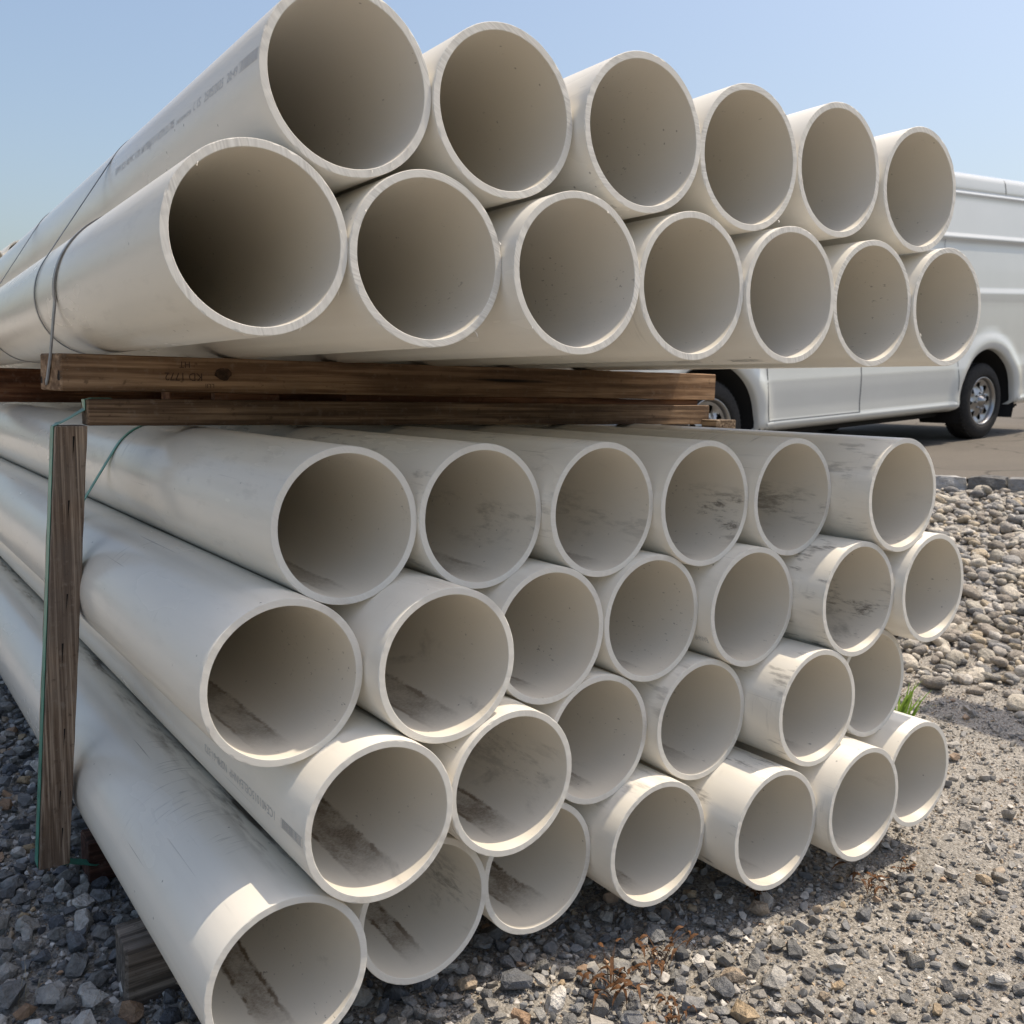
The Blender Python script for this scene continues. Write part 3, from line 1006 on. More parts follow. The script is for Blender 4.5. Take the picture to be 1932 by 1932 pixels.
# knot in the board
bm = bmesh.new()
bmesh.ops.create_circle(bm, cap_ends=True, segments=14, radius=0.5)
for v in bm.verts:
    v.co = Vector((v.co.x*0.040*random.uniform(.85, 1.15), 0, v.co.y*0.030*random.uniform(.85, 1.15)))+Vector((0.757, 2.2378, 0.030+ZO))
bm_obj('knot', bm, make_wood('knot_wood', 'Y', (0.045, 0.025, 0.014), (0.11, 0.062, 0.036), 90), ub)

lb = beam('lower_board', box_pts(0.452, 2.222, 2.288, -0.0895, -0.0310), box_pts(2.390, 2.216, 2.282, -0.0958, -0.0330), M_BOARD2, None, 26, 0.0008, 2)
tag(lb, 'weathered board lying on top of the lower bundle', 'board', 'boards between the bundles')
# short shim carries the upper board; long slat added to darken the gap
for j, (xa, xb) in enumerate(((0.74, 0.90), (1.08, 2.37))):
    sh = beam('shim', box_pts(xa, 2.252, 2.281, -0.0318, -0.0150), box_pts(xb, 2.252, 2.281, -0.0333, -0.0160), M_BOARD3, None, 6, 0.0003, 20+j, 0.0015)
    tag(sh, ('short wooden shim between the two boards near their left end', 'long filler slat added between the two boards to keep the gap dark')[j], 'shim', 'shims between the boards')
fb = beam('far_board', box_pts(0.25, 4.75, 4.84, -0.085, 0.0650), box_pts(2.40, 4.75, 4.84, -0.085, 0.0650), M_BOARD3, None, 10, 0.0008, 3)
tag(fb, 'dark reddish board between the bundles, farther back along the pipes', 'board', 'boards between the bundles')

mb = beam('filler_board', box_pts(0.86, 3.05, 3.14, -0.0935, 0.0655), box_pts(2.40, 3.05, 3.14, -0.0935, 0.0655), M_BOARD3, None, 10, 0.0008, 13)  # unseen board added to stop daylight showing through the gap
tag(mb, 'added filler board hidden behind the two front boards, blocking light through the gap', 'board', 'boards between the bundles')

def post(name, x0b, x1b, x0t, x1t, y0, y1, zb, zt, seed, label, mat=None):
    q0 = [(x0b, y0, zb+ZO), (x1b, y0, zb+ZO), (x1b, y1, zb+ZO), (x0b, y1, zb+ZO)]
    q1 = [(x0t, y0, zt+ZO), (x1t, y0, zt+ZO), (x1t, y1, zt+ZO), (x0t, y1, zt+ZO)]
    p = beam(name, q0, q1, mat or M_POST, None, 24, 0.0007, seed, 0.002)
    return tag(p, label, 'post', 'posts beside the lower bundle')
pl = post('wooden_post', 0.3185, 0.3805, 0.3905, 0.4545, 2.240, 2.308, -1.085, -0.0905, 5, 'weathered square post leaning on the left side of the lower bundle')
pr = post('wooden_post', 2.352, 2.448, 2.352, 2.448, 2.150, 2.215, -1.10, -0.0790, 6, 'pale post on the right of the lower bundle, only its top showing', M_END)
# drying cracks in the left post
M_CRACK = flat_mat('deep_crack', (0.012, 0.009, 0.007), 0.9)
for zc, h, fx, w in ((-0.14, 0.055, 0.60, 0.0022), (-0.275, 0.045, 0.52, 0.0018), (-0.48, 0.04, 0.58, 0.0016), (-0.60, 0.06, 0.50, 0.0020), (-0.79, 0.05, 0.66, 0.0016), (-0.93, 0.045, 0.6, 0.0014), (-1.02, 0.05, 0.72, 0.0014)):
    f = (zc+1.085)/0.9945
    x = 0.3185+(0.3905-0.3185)*f+0.063*fx
    V = [(x-w, 2.2390, zc+h/2+ZO), (x+w, 2.2390, zc+h/2+ZO), (x+w*0.1-0.004, 2.2390, zc-h/2+ZO)]
    mesh_obj('crack', V, [(0, 2, 1)], M_CRACK, pl)

lg = beam('timber', box_pts(0.392, 1.790, 1.905, -1.192, -1.0720, 0.008), box_pts(2.36, 1.790, 1.905, -1.192, -1.0840), M_LOG, None, 30, 0.003, 7, 0.006)
tag(lg, 'grey weathered timber under the front of the lower bundle', 'timber', 'timbers under the lower bundle')
lg2 = beam('timber', box_pts(0.430, 2.290, 2.375, -1.172, -1.0720), box_pts(2.36, 2.290, 2.375, -1.172, -1.0840), M_LOG2, None, 20, 0.002, 8, 0.004)
tag(lg2, 'dark red timber under the lower bundle behind the post', 'timber', 'timbers under the lower bundle')
lg3 = beam('timber', box_pts(0.43, 5.6, 5.69, -1.172, -1.0720), box_pts(2.36, 5.6, 5.69, -1.172, -1.0840), M_LOG, None, 10, 0.002, 9, 0.004)
tag(lg3, 'timber under the far end of the lower bundle', 'timber', 'timbers under the lower bundle')

# ================================================================== straps
def hull(circles, n=72, grow=0.0012):
    pts = []
    for cx, cz in circles:
        for i in range(n):
            t = 2*math.pi*i/n
            pts.append((cx+(R0+grow)*math.cos(t), cz+(R0+grow)*math.sin(t)))
    pts = sorted(set(pts))
    def half(p):
        h = []
        for q in p:
            while len(h) >= 2 and (h[-1][0]-h[-2][0])*(q[1]-h[-2][1])-(h[-1][1]-h[-2][1])*(q[0]-h[-2][0]) <= 0:
                h.pop()
            h.append(q)
        return h
    a, b = half(pts), half(pts[::-1])
    return a[:-1]+b[:-1]
def ribbon(name, pts, width, thick, mat, wdir=Vector((0, 1, 0)), closed=False, out=None, parent=None):
    """flat band following pts; out(i) gives its outward direction"""
    n = len(pts)
    V, F = [], []
    for i in range(n):
        p = pts[i]
        a = pts[(i-1) % n] if (closed or i > 0) else p
        b = pts[(i+1) % n] if (closed or i < n-1) else p
        t = (b-a).normalized()
        nn = t.cross(wdir)
        nn = nn.normalized()
        w = nn.cross(t).normalized()
        if out is not None and nn.dot(p-out) < 0:
            nn = -nn
        V += [p-w*width/2, p+w*width/2, p+w*width/2+nn*thick, p-w*width/2+nn*thick]
    m = n if closed else n-1
    for i in range(m):
        a, b = i*4, ((i+1) % n)*4
        for j in range(4):
            k2 = (j+1) % 4
            F.append((a+j, a+k2, b+k2, b+j))
    if not closed:
        F += [(0, 1, 2, 3), (n*4-1, n*4-2, n*4-3, n*4-4)]
    o = mesh_obj(name, V, F, mat, parent)
    bm = bmesh.new(); bm.from_mesh(o.data); bmesh.ops.recalc_face_normals(bm, faces=bm.faces[:]); bm.to_mesh(o.data); bm.free()
    return o
def at_y(row, i, Y):
    x, y, z = POS[row][i]
    if row[0] == 'T':
        x = x+math.tan(-TY)*(Y-y)
    return (x, z)
def strap_round(name, rows, Y, slant, width, mat, label, group, thick=0.0016):
    cs = [at_y(r, i, Y) for r in rows for i in range(len(POS[r]))]
    h = hull(cs)
    # split long straight spans so that they can slant smoothly
    pts = []
    for i in range(len(h)):
        a, b = h[i], h[(i+1) % len(h)]
        d = math.hypot(b[0]-a[0], b[1]-a[1])
        k2 = max(1, int(d/0.05))
        for q in range(k2):
            f = q/k2
            pts.append((a[0]+(b[0]-a[0])*f, a[1]+(b[1]-a[1])*f))
    zm = sum(p[1] for p in pts)/len(pts)
    P3 = [Vector((x, Y+slant*(zm-z), z+ZO)) for x, z in pts]
    ctr = sum(P3, Vector())/len(P3)
    o = ribbon(name, P3, width, thick, mat, closed=True, out=ctr)
    return tag(o, label, 'strap', group)
strap_round('grey_strap', ('T1', 'T2'), 2.44, 0.38, 0.012, M_STRAP, 'thin dark grey strap round the whole upper bundle, nearer the open ends', 'straps round the upper bundle')
strap_round('grey_strap', ('T1', 'T2'), 3.56, 0.2, 0.012, M_STRAP, 'thin dark grey strap round the upper bundle, far along at the left picture edge', 'straps round the upper bundle')
strap_round('green_strap', ('B1', 'B2', 'B3', 'B4'), 2.57, 0.0, 0.020, M_GREEN, 'green plastic strap slung round the lower pipes behind the post', 'green straps on the lower bundle')
# strap from the lower row down to the board end
cx, cz = at_y('T2', 0, 2.15)
pts = []
for q in range(0, 31):
    a = math.radians(78+(196-78)*q/30)
    pts.append(Vector((cx+(R0+0.001)*math.cos(a), 1.965+0.255*(q/30)**0.8, cz+(R0+0.001)*math.sin(a)+ZO)))
last = pts[-1]
for f in (0.25, 0.5, 0.75, 1.0):
    pts.append(last.lerp(Vector((0.3945, 2.280, 0.066+ZO)), f))
pts += [Vector((0.3915, 2.287, 0.04+ZO)), Vector((0.3885, 2.296, 0.012+ZO)), Vector((0.3870, 2.303, 0.001+ZO))]
sb = ribbon('grey_strap', pts, 0.0165, 0.0032, M_STRAP2, out=Vector((1.3, 2.2, 0.1+ZO)))
tag(sb, 'pale grey strap hanging from the leftmost lower pipe to the board end', 'strap', 'straps round the upper bundle')
# green strap up the outside of the post and over to the board
def post_face(z, y):
    f = (z+1.085)/0.9945
    return Vector((0.3185+(0.3905-0.3185)*f-0.0012, y, z+ZO))
pts = [Vector((0.455, 2.315, -1.128+ZO)), Vector((0.44, 2.300, -1.125+ZO)), Vector((0.385, 2.285, -1.098+ZO)), Vector((0.322, 2.280, -1.0905+ZO))]
for q in range(25):
    z = -1.083+(0.988)*q/24
    pts.append(post_face(z, 2.276-0.004*math.sin(q/24*3.0)))
pts += [Vector((0.3935, 2.272, -0.0885+ZO)), Vector((0.406, 2.268, -0.0835+ZO)), Vector((0.428, 2.262, -0.070+ZO)), Vector((0.4515, 2.256, -0.054+ZO))]
for q in range(6):
    pts.append(Vector((0.456+0.01*q, 2.256, -0.030+ZO)) if q else Vector((0.4505, 2.256, -0.0335+ZO)))
gs = ribbon('green_strap', pts, 0.034, 0.0010, M_GREEN, out=Vector((0.9, 2.27, -0.5+ZO)))
tag(gs, 'green plastic strap running up the outer face of the left post', 'strap', 'green straps on the lower bundle')

# ================================================================== stack of pipes beyond, at the left picture edge
for j, (x, y, z) in enumerate(((1.138, 9.2, 1.005), (1.412, 9.2, 1.075), (1.687, 9.2, 1.03))):
    o = bpy.data.objects.new('white_pipe', PM[j])
    link(o)
    o.location = (x, y, z+ZO)
    tag(o, ('distant pipe end peeping out at the left picture edge', 'distant pipe just right of the one at the left picture edge', 'distant pipe hidden behind the upper bundle, last of three')[j], 'pipe', 'distant pipes beyond the stack')
    o['dirt'] = 0.1; o['silt'] = 0.0
rk = empty('timber_rack', (1.24, 10.4, 0.0))
tag(rk, 'timber trestle carrying the distant pipes behind the stack', 'trestle')
for yy in (10.0, 14.4):
    for xx in (0.82, 1.62):
        z0 = float(ground_z(xx, yy))
        b = beam('leg', [(xx-.05, yy-.05, z0-0.03), (xx+.05, yy-.05, z0-0.03), (xx+.05, yy+.05, z0-0.03), (xx-.05, yy+.05, z0-0.03)],
                 [(xx-.05, yy-.05, 0.76+ZO), (xx+.05, yy-.05, 0.76+ZO), (xx+.05, yy+.05, 0.76+ZO), (xx-.05, yy+.05, 0.76+ZO)], M_POST, None, 4)
        b.parent = rk; b.matrix_parent_inverse = Matrix.Translation((-1.24, -10.4, 0))
    b = beam('crossbeam', box_pts(0.7, yy-.05, yy+.05, 0.762, 0.868), box_pts(1.8, yy-.05, yy+.05, 0.762, 0.868), M_BOARD2, None, 4)
    b.parent = rk; b.matrix_parent_inverse = Matrix.Translation((-1.24, -10.4, 0))

# ================================================================== van
def paint():
    t = NT('white_van_paint', 0.22, 0.5)
    o = t.obj()
    n = t.noise(o, 1.6, 3)
    t.color(t.ramp(n, [(0.3, (0.55, 0.565, 0.55)), (0.7, (0.585, 0.60, 0.585))]))
    t.b.inputs['Coat Weight'].default_value = 0.6
    t.b.inputs['Coat Roughness'].default_value = 0.06
    return t.m
M_PAINT = paint()
M_BLACK = flat_mat('black_plastic', (0.018, 0.018, 0.019), 0.6)
M_UNDER = flat_mat('underbody', (0.012, 0.012, 0.013), 0.9)
M_TYRE = NT('tyre_rubber', 0.8, 0.3)
_n = M_TYRE.noise(M_TYRE.obj(), 40.0, 3)
M_TYRE.color(M_TYRE.ramp(_n, [(0.3, (0.014, 0.014, 0.015)), (0.7, (0.028, 0.027, 0.027))]))
M_TYRE = M_TYRE.m
M_CHROME = flat_mat('dull_chrome', (0.34, 0.34, 0.345), 0.32, 1.0)
M_GLASS = flat_mat('dark_glass', (0.012, 0.015, 0.018), 0.04, 0.0, 0.8)
M_LAMP = flat_mat('lamp_lens', (0.75, 0.77, 0.78), 0.08)
M_TAIL = flat_mat('tail_lamp', (0.35, 0.02, 0.015), 0.12)
M_SEAM = flat_mat('door_gap', (0.15, 0.157, 0.158), 0.8)

VAN_A = math.atan(0.0642)
van = empty('van')
# local frame: s runs from nose to tail, t runs away from the camera, h up; origin below the rear hub on the near side
van.location = (9.172, 4.875, float(lot_z(9.172)))
van.rotation_euler = (0, -VAN_A, 0)
tag(van, 'white high-roof cargo van parked on the asphalt behind the pipes', 'van')
WB, TR = 3.824, 0.368
ARCH = 0.508
PROF = [(0.30, .10), (0.315, .05), (0.335, .018), (0.365, .004), (0.382, .010), (0.40, .014), (0.47, .015), (0.54, .010), (0.62, .004), (0.70, .002), (0.745, .006), (0.80, .010), (1.0, .010), (1.30, .009), (1.385, .004), (1.405, .006), (1.43, .024), (1.60, .032), (1.84, .050), (1.862, .046), (1.885, .030), (1.905, .034), (1.925, .060), (2.10, .078), (2.315, .102), (2.335, .094), (2.35, .098), (2.364, .126), (2.378, .120), (2.42, .122), (2.49, .134), (2.525, .158), (2.548, .20), (2.562, .27)]
PROF = [(h-0.042*min(1.0, max(0.0, (h-1.93)/0.4)), i) for h, i in PROF]
ph = np.array([p[0] for p in PROF]); pi_ = np.array([p[1] for p in PROF])
hs = sorted(set([round(v, 4) for v in ph]+[round(v, 4) for v in np.arange(0.32, 1.06, 0.03)]+[round(v, 4) for v in np.arange(1.1, 2.5, 0.07)]))
S0, S1 = -4.86, 1.22
def top_h(s):
    return np.interp(s, [S0, S0+0.05, -4.3, -3.62, -2.86, -2.45, 0.9, 1.12, S1], [1.02, 1.10, 1.22, 1.32, 2.32, 2.52, 2.52, 2.50, 2.45])
def inset(h):
    return np.interp(h, ph, pi_)
def plan(s):
    return np.interp(s, [S0, S0+0.1, S0+0.35, S0+0.9, -2.6, 0.8, 1.1, S1], [.30, .17, .07, .01, 0, 0, .03, .10])
ss = np.unique(np.round(np.concatenate([np.arange(S0, S1+0.001, 0.04), [S1]]), 4))
W = 2.02
def side_pt(s, h):
    hh = min(h, float(top_h(s)))
    t = float(inset(hh))+float(plan(s))
    for c0 in (0.0, -WB):
        d = math.hypot(s-c0, h-TR)
        if d < 0.72:
            e = max(0.0, 1-abs(d-0.575)/0.105)
            t -= 0.026*e*e*(3-2*e)
    return (s, t, hh)
bm = bmesh.new()
cols_ = []
for s in ss:
    c = []
    near, far_ = [], []
    for h in hs:
        near.append(side_pt(float(s), h))
    th = float(top_h(s))
    roof = []
    t0 = near[-1][1]
    for f in (0.12, 0.3, 0.5, 0.7, 0.88):
        t = t0+(W-2*t0)*f
        roof.append((float(s), t, th+0.045*math.sin(math.pi*f)))
    far_ = [(p[0], W-p[1], p[2]) for p in near[::-1]]
    cols_.append([bm.verts.new(p) for p in near+roof+far_])
nc = len(cols_[0])
for i in range(len(ss)-1):
    for j in range(nc-1):
        bm.faces.new((cols_[i][j], cols_[i+1][j], cols_[i+1][j+1], cols_[i][j+1]))
bm.faces.new(cols_[0]); bm.faces.new(cols_[-1][::-1])
kill = []
for c in cols_:
    for j, v in enumerate(c):
        if len(hs) <= j < nc-len(hs):
            continue
        for c0 in (0.0, -WB):
            d = math.hypot(v.co.x-c0, v.co.z-TR)
            if d < ARCH+0.03:
                kill.append(v)
bmesh.ops.delete(bm, geom=list(set(kill)), context='VERTS')
bmesh.ops.remove_doubles(bm, verts=bm.verts[:], dist=0.002)
bmesh.ops.recalc_face_normals(bm, faces=bm.faces[:])
body = bm_obj('body', bm, M_PAINT, van, True)
for p in body.data.polygons:
    if len(p.vertices) > 6: p.use_smooth = False

# rolled lips of the wheel openings
def arch_lip(c0, far):
    V, F = [], []
    rows = [(-0.012, 0.05), (-0.010, 0.004), (0.0, -0.004), (0.02, -0.004), (0.06, -0.003), (0.10, 0.002)]
    n_ = 44
    for i in range(n_+1):
        a = math.radians(-7+194*i/n_)
        for dr, dt in rows:
            r = ARCH+dr
            s, h = c0+r*math.cos(a), TR+r*math.sin(a)
            x, tt, z = side_pt(s, max(h, 0.302))
            tt = tt+dt
            V.append((s, W-tt if far else tt, max(h, 0.302)))
    m = len(rows)
    for i in range(n_):
        for j in range(m-1):
            q = i*m+j
            F.append((q, q+1, q+m+1, q+m))
    mesh_obj('wheel_arch', V, F, M_PAINT, van, True)
for c0 in (0.0, -WB):
    arch_lip(c0, False); arch_lip(c0, True)

def strip(name, pts, w, mat, lift=0.002, parent=van, wz=False):
    """narrow band on the near side following (s,h) points"""
    V, F = [], []
    for i, (s, h) in enumerate(pts):
        x, t, z = side_pt(s, h)
        if wz:
            a, b = side_pt(s, h-w/2), side_pt(s, h+w/2)
        else:
            a, b = side_pt(s-w/2, h), side_pt(s+w/2, h)
        V += [(a[0], a[1]-lift, a[2]), (b[0], b[1]-lift, b[2])]
    for i in range(len(pts)-1):
        F.append((2*i, 2*i+1, 2*i+3, 2*i+2))
    return mesh_obj(name, V, F, mat, parent)
def patch(name, s0, s1, h0, h1, mat, lift, parent=van, ns=16, nh=16, far=False, skew=0.0):
    V, F = [], []
    for i in range(ns+1):
        for j in range(nh+1):
            f = j/nh
            s = s0+(s1-s0)*i/ns
            if skew and i < ns/2:
                s += skew*f*(1-2*i/ns)
            x, t, z = side_pt(s, h0+(h1-h0)*f)
            t -= lift
            if far: t = W-t
            V.append((x, t, z))
    for i in range(ns):
        for j in range(nh):
            a = i*(nh+1)+j
            F.append((a, a+nh+1, a+nh+2, a+1))
    return mesh_obj(name, V, F, mat, parent, True)
# front door on the near side: gap strips, handle, window
hh_ = np.linspace(0.385, 2.1, 40)
door = strip('door', [(-3.235, float(h)) for h in hh_], 0.012, M_SEAM, 0.0015)
strip('door_gap', [(-2.045, float(h)) for h in hh_], 0.012, M_SEAM, 0.0015, door)
strip('door_gap', [(float(s), 0.388) for s in np.linspace(-3.235, -2.045, 20)], 0.010, M_SEAM, 0.0015, door, True)
strip('door_gap', [(float(s), 2.1) for s in np.linspace(-2.75, -2.045, 12)], 0.010, M_SEAM, 0.0015, door, True)
patch('window', -3.02, -2.12, 1.47, 2.02, M_GLASS, 0.004, van, 14, 10, False, 0.42)
patch('window', -3.02, -2.12, 1.47, 2.02, M_GLASS, 0.004, van, 14, 10, True, 0.42)
strip('body_seam', [(-0.56, float(h)) for h in np.linspace(0.39, 1.38, 22)], 0.008, M_SEAM, 0.0012)
strip('body_seam', [(0.375, float(h)) for h in np.linspace(2.33, 2.49, 8)], 0.016, M_SEAM, 0.0015)
strip('body_seam', [(-0.78, float(h)) for h in np.linspace(1.44, 1.92, 10)], 0.006, M_SEAM, 0.001)
bm = bmesh.new()
bmesh.ops.create_cube(bm, size=1)
for v in bm.verts: v.co = Vector((-2.22+v.co.x*0.2, 0.0+v.co.y*0.05, 1.22+v.co.z*0.04))
bmesh.ops.bevel(bm, geom=bm.edges[:], offset=0.012, segments=2, affect='EDGES')
bm_obj('handle', bm, M_BLACK, door, True)
# windscreen
V = []
for i in range(9):
    f = i/8
    s = -3.60+(0.72)*f
    h = float(top_h(s))+0.008
    t0 = float(inset(min(h, 2.4)))+0.10
    for g in range(9):
        u = g/8
        V.append((s-0.010-0.05*math.sin(math.pi*u), t0+(W-2*t0)*u, h+0.045*math.sin(math.pi*u)))
F = [(i*9+j, i*9+j+1, (i+1)*9+j+1, (i+1)*9+j) for i in range(8) for j in range(8)]
mesh_obj('windscreen', V, F, M_GLASS, van, True)
def vbox(name, s0, s1, t0, t1, h0, h1, mat, bev=0.02, parent=van):
    bm = bmesh.new()
    bmesh.ops.create_cube(bm, size=1)
    for v in bm.verts:
        v.co = Vector((s0+(s1-s0)*(v.co.x+.5), t0+(t1-t0)*(v.co.y+.5), h0+(h1-h0)*(v.co.z+.5)))
    if bev: bmesh.ops.bevel(bm, geom=bm.edges[:], offset=bev, segments=3, affect='EDGES')
    return bm_obj(name, bm, mat, parent, False)
vbox('bumper', S0-0.10, S0+0.12, 0.16, W-0.16, 0.34, 0.62, M_BLACK, 0.05)
vbox('bumper', S1-0.06, S1+0.12, 0.10, W-0.10, 0.40, 0.58, M_BLACK, 0.03)
gr_ = vbox('grille', S0-0.03, S0+0.05, 0.55, W-0.55, 0.66, 0.98, M_BLACK, 0.02)
for q in range(3): vbox('bar', S0-0.045, S0-0.02, 0.58, W-0.58, 0.71+0.09*q, 0.745+0.09*q, M_CHROME, 0.006, gr_)
vbox('headlight', S0-0.02, S0+0.12, 0.26, 0.54, 0.70, 0.98, M_LAMP, 0.03)
vbox('headlight', S0-0.02, S0+0.12, W-0.54, W-0.26, 0.70, 0.98, M_LAMP, 0.03)
vbox('tail_light', S1-0.05, S1+0.02, 0.10, 0.24, 0.95, 1.55, M_TAIL, 0.015)
vbox('tail_light', S1-0.05, S1+0.02, W-0.24, W-0.10, 0.95, 1.55, M_TAIL, 0.015)
mi = vbox('mirror', -3.16, -3.0, -0.24, -0.05, 1.42, 1.78, M_BLACK, 0.03)
mi = vbox('mirror', -3.16, -3.0, W+0.05, W+0.24, 1.42, 1.78, M_BLACK, 0.03)
vbox('underbody', -4.55, 1.0, 0.22, W-0.22, 0.24, 0.42, M_UNDER, 0.02)
vbox('exhaust_box', -2.9, -2.2, 0.30, 0.62, 0.17, 0.30, M_UNDER, 0.04)
# wheel wells
for c0 in (0.0, -WB):
    for side in (0, 1):
        V, F = [], []
        n_ = 28
        for d in (0.012, 0.42):
            for i in range(n_+1):
                a = math.pi*(-0.12+1.24*i/n_)
                t = d+0.0 if side == 0 else W-d
                V.append((c0+(ARCH+0.004)*math.cos(a), t, TR+(ARCH+0.004)*math.sin(a)))
        for i in range(n_):
            F.append((i, i+1, n_+1+i+1, n_+1+i))
        F.append(tuple(range(n_+1, 2*n_+2)))
        mesh_obj('wheel_well', V, F, M_UNDER, van, True)
def lathe(name, prof, mat, parent, seg=48, smooth=True):
    """prof: list of (t, r); axis along t"""
    V, F = [], []
    for i in range(seg):
        a = 2*math.pi*i/seg
        for t, r in prof:
            V.append((r*math.cos(a), t, r*math.sin(a)))
    m = len(prof)
    for i in range(seg):
        for j in range(m-1):
            k2 = (i+1) % seg
            F.append((i*m+j, i*m+j+1, k2*m+j+1, k2*m+j))
    o = mesh_obj(name, V, F, mat, parent, smooth)
    bm = bmesh.new(); bm.from_mesh(o.data); bmesh.ops.remove_doubles(bm, verts=bm.verts[:], dist=1e-5); bmesh.ops.recalc_face_normals(bm, faces=bm.faces[:]); bm.to_mesh(o.data); bm.free()
    o.data.polygons.foreach_set('use_smooth', np.full(len(o.data.polygons), smooth))
    return o
def wheel(c0, side, turn=0.0):
    ty = lathe('wheel', [(0.035, 0.228), (0.004, 0.240), (-0.004, 0.262), (0.0, 0.305), (0.014, 0.340), (0.03, 0.356), (0.045, 0.366), (0.125, TR), (0.205, 0.366), (0.222, 0.352), (0.248, 0.30), (0.25, 0.24), (0.22, 0.228)], M_TYRE, van)
    # tread grooves
    V, F = [], []
    for i in range(60):
        a = 2*math.pi*i/60
        for (ta, tb) in ((0.035, 0.085), (0.165, 0.215)):
            n0 = len(V)
            for t in (ta, tb):
                for da in (-0.018, 0.018):
                    for r in (TR-0.010, TR+0.0015):
                        V.append((r*math.cos(a+da), t, r*math.sin(a+da)))
            for f in ((0, 1, 3, 2), (4, 6, 7, 5), (1, 5, 7, 3), (0, 4, 5, 1), (2, 3, 7, 6)):
                F.append(tuple(n0+q for q in f))
    tag(mesh_obj('tread', V, F, M_TYRE, ty), kind='stuff')
    rim = lathe('rim', [(0.20, 0.20), (0.09, 0.205), (0.035, 0.212), (0.012, 0.222), (0.008, 0.232), (0.022, 0.236), (0.06, 0.236)], M_CHROME, ty)
    V, F = [], []
    # dished disc with eight openings
    seg, rr = 96, [0.035, 0.075, 0.105, 0.122, 0.135, 0.152, 0.168, 0.182, 0.196, 0.208]
    dep = [0.030, 0.034, 0.048, 0.052, 0.056, 0.058, 0.056, 0.052, 0.048, 0.046]
    for i in range(seg):
        a = 2*math.pi*i/seg
        for r, d in zip(rr, dep):
            dd = d+0.010*math.cos(8*a)*math.exp(-((r-0.15)/0.03)**2)
            V.append((r*math.cos(a), dd, r*math.sin(a)))
    m = len(rr)
    for i in range(seg):
        k2 = (i+1) % seg
        ph8 = ((i+0.5)/seg*8) % 1.0
        for j in range(m-1):
            rm = (rr[j]+rr[j+1])/2
            open_ = ((ph8-0.5)/0.235)**2+((rm-0.158)/0.030)**2 < 1
            if open_: continue
            F.append((i*m+j, i*m+j+1, k2*m+j+1, k2*m+j))
    disc = mesh_obj('wheel_disc', V, F, M_CHROME, ty, True)
    lathe('hub_cap', [(-0.012, 0.0001), (-0.010, 0.02), (0.0, 0.032), (0.012, 0.046), (0.034, 0.058)], M_CHROME, ty, 32)
    lathe('brake_drum', [(0.10, 0.0001), (0.10, 0.16), (0.18, 0.16)], M_UNDER, ty, 24)
    for q in range(8):
        a = 2*math.pi*(q+0.5)/8
        b = lathe('lug_nut', [(0.018, 0.0001), (0.019, 0.009), (0.036, 0.011)], M_CHROME, ty, 8)
        b.location = (0.078*math.cos(a), 0.0, 0.078*math.sin(a))
    ty.location = (c0, 0.045 if side == 0 else W-0.045, TR)
    ty.rotation_euler = (0, turn, 0 if side == 0 else math.pi)
    return ty
for c0 in (0.0, -WB):
    for side in (0, 1):
        wheel(c0, side, 0.3+c0*0.11)

# ================================================================== added rack to the right, out of view, only to cast a shadow
M_STEEL = flat_mat('galvanised_steel', (0.38, 0.39, 0.40), 0.45, 0.7)
blocker = empty('shadow_blocker', (4.02, 0.2, float(ground_z(4.02, 0.2))))
tag(blocker, 'added galvanised steel rack standing on the bank right of the stack', 'blocker')
def wbox(name, x0, x1, y0, y1, z0, z1, mat, parent):
    bm = bmesh.new()
    bmesh.ops.create_cube(bm, size=1)
    for v in bm.verts:
        v.co = Vector((x0+(x1-x0)*(v.co.x+.5), y0+(y1-y0)*(v.co.y+.5), z0+(z1-z0)*(v.co.z+.5)))-parent.location
    bmesh.ops.bevel(bm, geom=bm.edges[:], offset=0.006, segments=2, affect='EDGES')
    return bm_obj(name, bm, mat, parent)
zr = 1.60
wbox('rail', 3.95, 4.16, -1.6, 1.72, zr, zr+0.08, M_STEEL, blocker)
for yy in (-1.3, 0.5):
    zb = float(ground_z(4.02, yy))
    wbox('upright', 3.98, 4.06, yy-.04, yy+.04, zb-0.05, zr-0.002, M_STEEL, blocker)
    wbox('foot', 3.80, 4.24, yy-.06, yy+.06, zb-0.04, zb+0.03, M_STEEL, blocker)

# ================================================================== weeds
M_DRY = NT('dry_leaf', 0.8, 0.2)
_n = M_DRY.noise(M_DRY.obj(), 40.0, 3)
M_DRY.color(M_DRY.ramp(_n, [(0.3, (0.055, 0.027, 0.013)), (0.7, (0.18, 0.088, 0.04))]))
M_DRY = M_DRY.m
M_STRAW = flat_mat('straw', (0.42, 0.35, 0.23), 0.8)
M_GRASS = NT('grass_blade', 0.5, 0.4)
_n = M_GRASS.noise(M_GRASS.obj(), 12.0, 2)
M_GRASS.color(M_GRASS.ramp(_n, [(0.3, (0.10, 0.20, 0.02)), (0.7, (0.26, 0.38, 0.045))]))
M_GRASS = M_GRASS.m
def blade(V, F, p, d, L, w, droop, r, n=6, curl=0.0):
    side = d.cross(Vector((0, 0, 1)))
    side = side.normalized() if side.length > 1e-3 else Vector((1, 0, 0))
    n0 = len(V)
    q = Vector(p); dd = Vector(d).normalized()
    for i in range(n+1):
        f = i/n
        ww = w*(1-f)**0.7*(0.5+0.5*min(1, f*4)) if i else w*0.5
        tw = side*math.cos(curl*f*3)+Vector((0, 0, 1))*math.sin(curl*f*3)
        V += [q-tw*ww/2, q+tw*ww/2]
        q = q+dd*L/n
        dd = (dd+Vector((r.uniform(-.1, .1), r.uniform(-.1, .1), -droop/n))).normalized()
    for i in range(n):
        a = n0+2*i
        F.append((a, a+1, a+3, a+2))
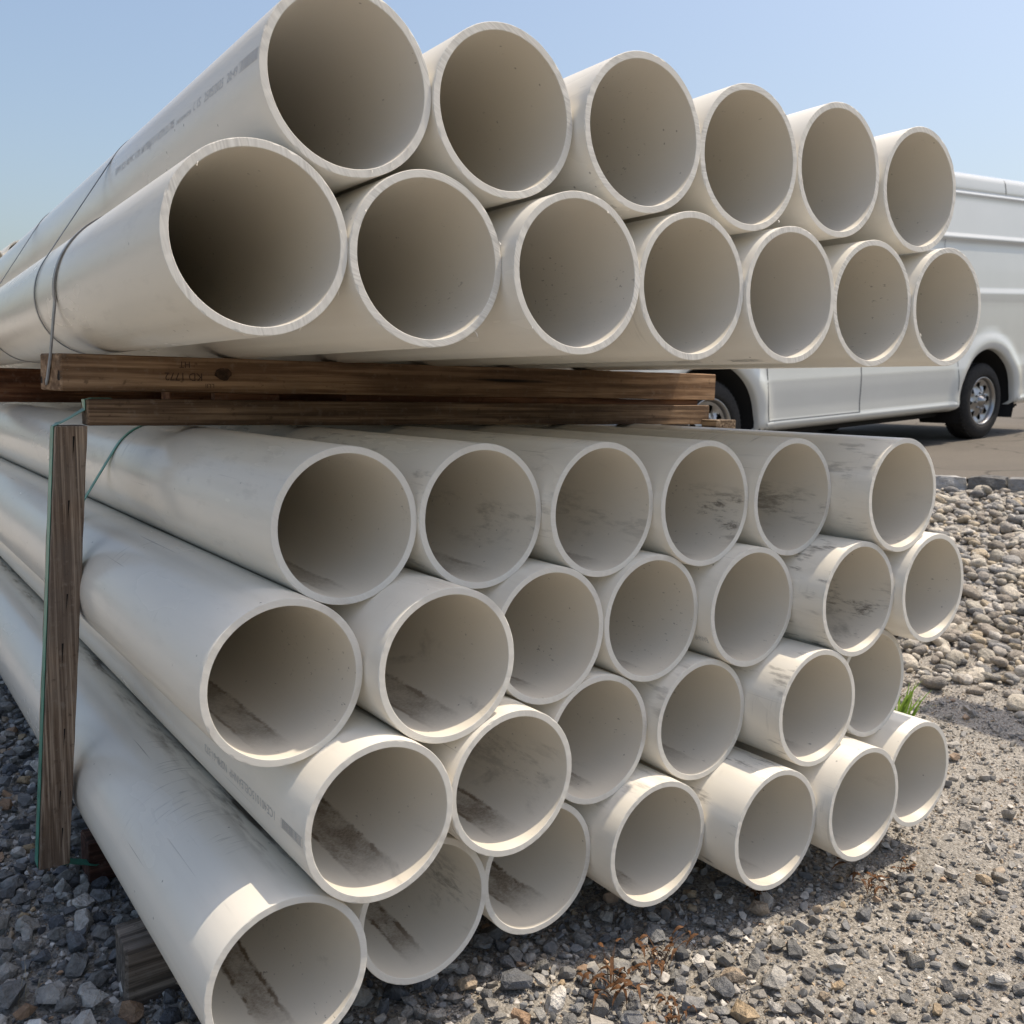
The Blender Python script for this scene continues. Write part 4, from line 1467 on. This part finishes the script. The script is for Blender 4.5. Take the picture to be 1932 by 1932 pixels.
def dry_weed(x, y, h, seed, label, n=7):
    r = random.Random(seed)
    z = float(ground_z(x, y))
    e = empty('dried_weed', (x, y, z))
    tag(e, label, 'weed', 'dried weeds in the gravel')
    V, F, V2, F2 = [], [], [], []
    for i in range(n):
        a = r.uniform(0, 6.3)
        d = Vector((math.cos(a)*0.5, math.sin(a)*0.5, 1.0))
        Ls = h*r.uniform(0.55, 1.0)
        p = Vector((r.uniform(-.01, .01), r.uniform(-.01, .01), 0))
        blade(V, F, p, d, Ls, 0.003, 1.2, r, 6)
        top = Vector(V[-1])
        for q in range(r.randint(2, 4)):
            b = r.uniform(0, 6.3)
            st = Vector(V[-2*r.randint(1, 4)])
            blade(V2, F2, st, Vector((math.cos(b), math.sin(b), 0.2)), r.uniform(0.016, 0.034)*h/0.08, 0.0095, 2.4, r, 5, r.uniform(0.2, 0.7))
    tag(mesh_obj('stems', V, F, M_DRY, e), kind='stuff')
    tag(mesh_obj('leaves', V2, F2, M_DRY, e), kind='stuff')
dry_weed(1.165, 1.275, 0.125, 1, 'dried brown weed with curled leaves in the gravel, left of two', 13)
dry_weed(1.335, 1.30, 0.115, 2, 'dried brown weed with curled leaves in the gravel, right of two', 10)
dry_weed(1.235, 1.165, 0.06, 3, 'low dried brown weed nearest the bottom picture edge', 7)
dry_weed(1.70, 1.365, 0.06, 4, 'dried weed in the shade under the bottom row of pipes', 8)
dry_weed(2.10, 1.24, 0.05, 6, 'dried weed between the two rightmost bottom pipes', 6)
dry_weed(1.945, 1.222, 0.12, 5, 'dried seed head poking up at the sixth bottom pipe', 7)
def grass(x, y, h, seed, label, n, mat, droop=0.8, w=0.007):
    r = random.Random(seed)
    e = empty('grass_tuft', (x, y, float(ground_z(x, y))))
    tag(e, label, 'grass')
    V, F = [], []
    for i in range(n):
        a = r.uniform(0, 6.3)
        d = Vector((math.cos(a)*r.uniform(.15, .7), math.sin(a)*r.uniform(.15, .7), 1.0))
        blade(V, F, Vector((r.uniform(-.03, .03), r.uniform(-.03, .03), 0)), d, h*r.uniform(.5, 1.0), w, droop, r, 6)
    tag(mesh_obj('blades', V, F, mat, e), kind='stuff')
grass(3.05, 1.86, 0.21, 1, 'bright green grass tuft behind the rightmost pipes', 34, M_GRASS, 0.9, 0.014)
grass(0.235, 1.93, 0.10, 2, 'sparse dry grass at the bottom left corner', 9, M_STRAW, 1.4, 0.0016)
grass(0.47, 1.70, 0.07, 3, 'dry straw stalks beside the grey timber', 6, M_STRAW, 2.2, 0.0016)
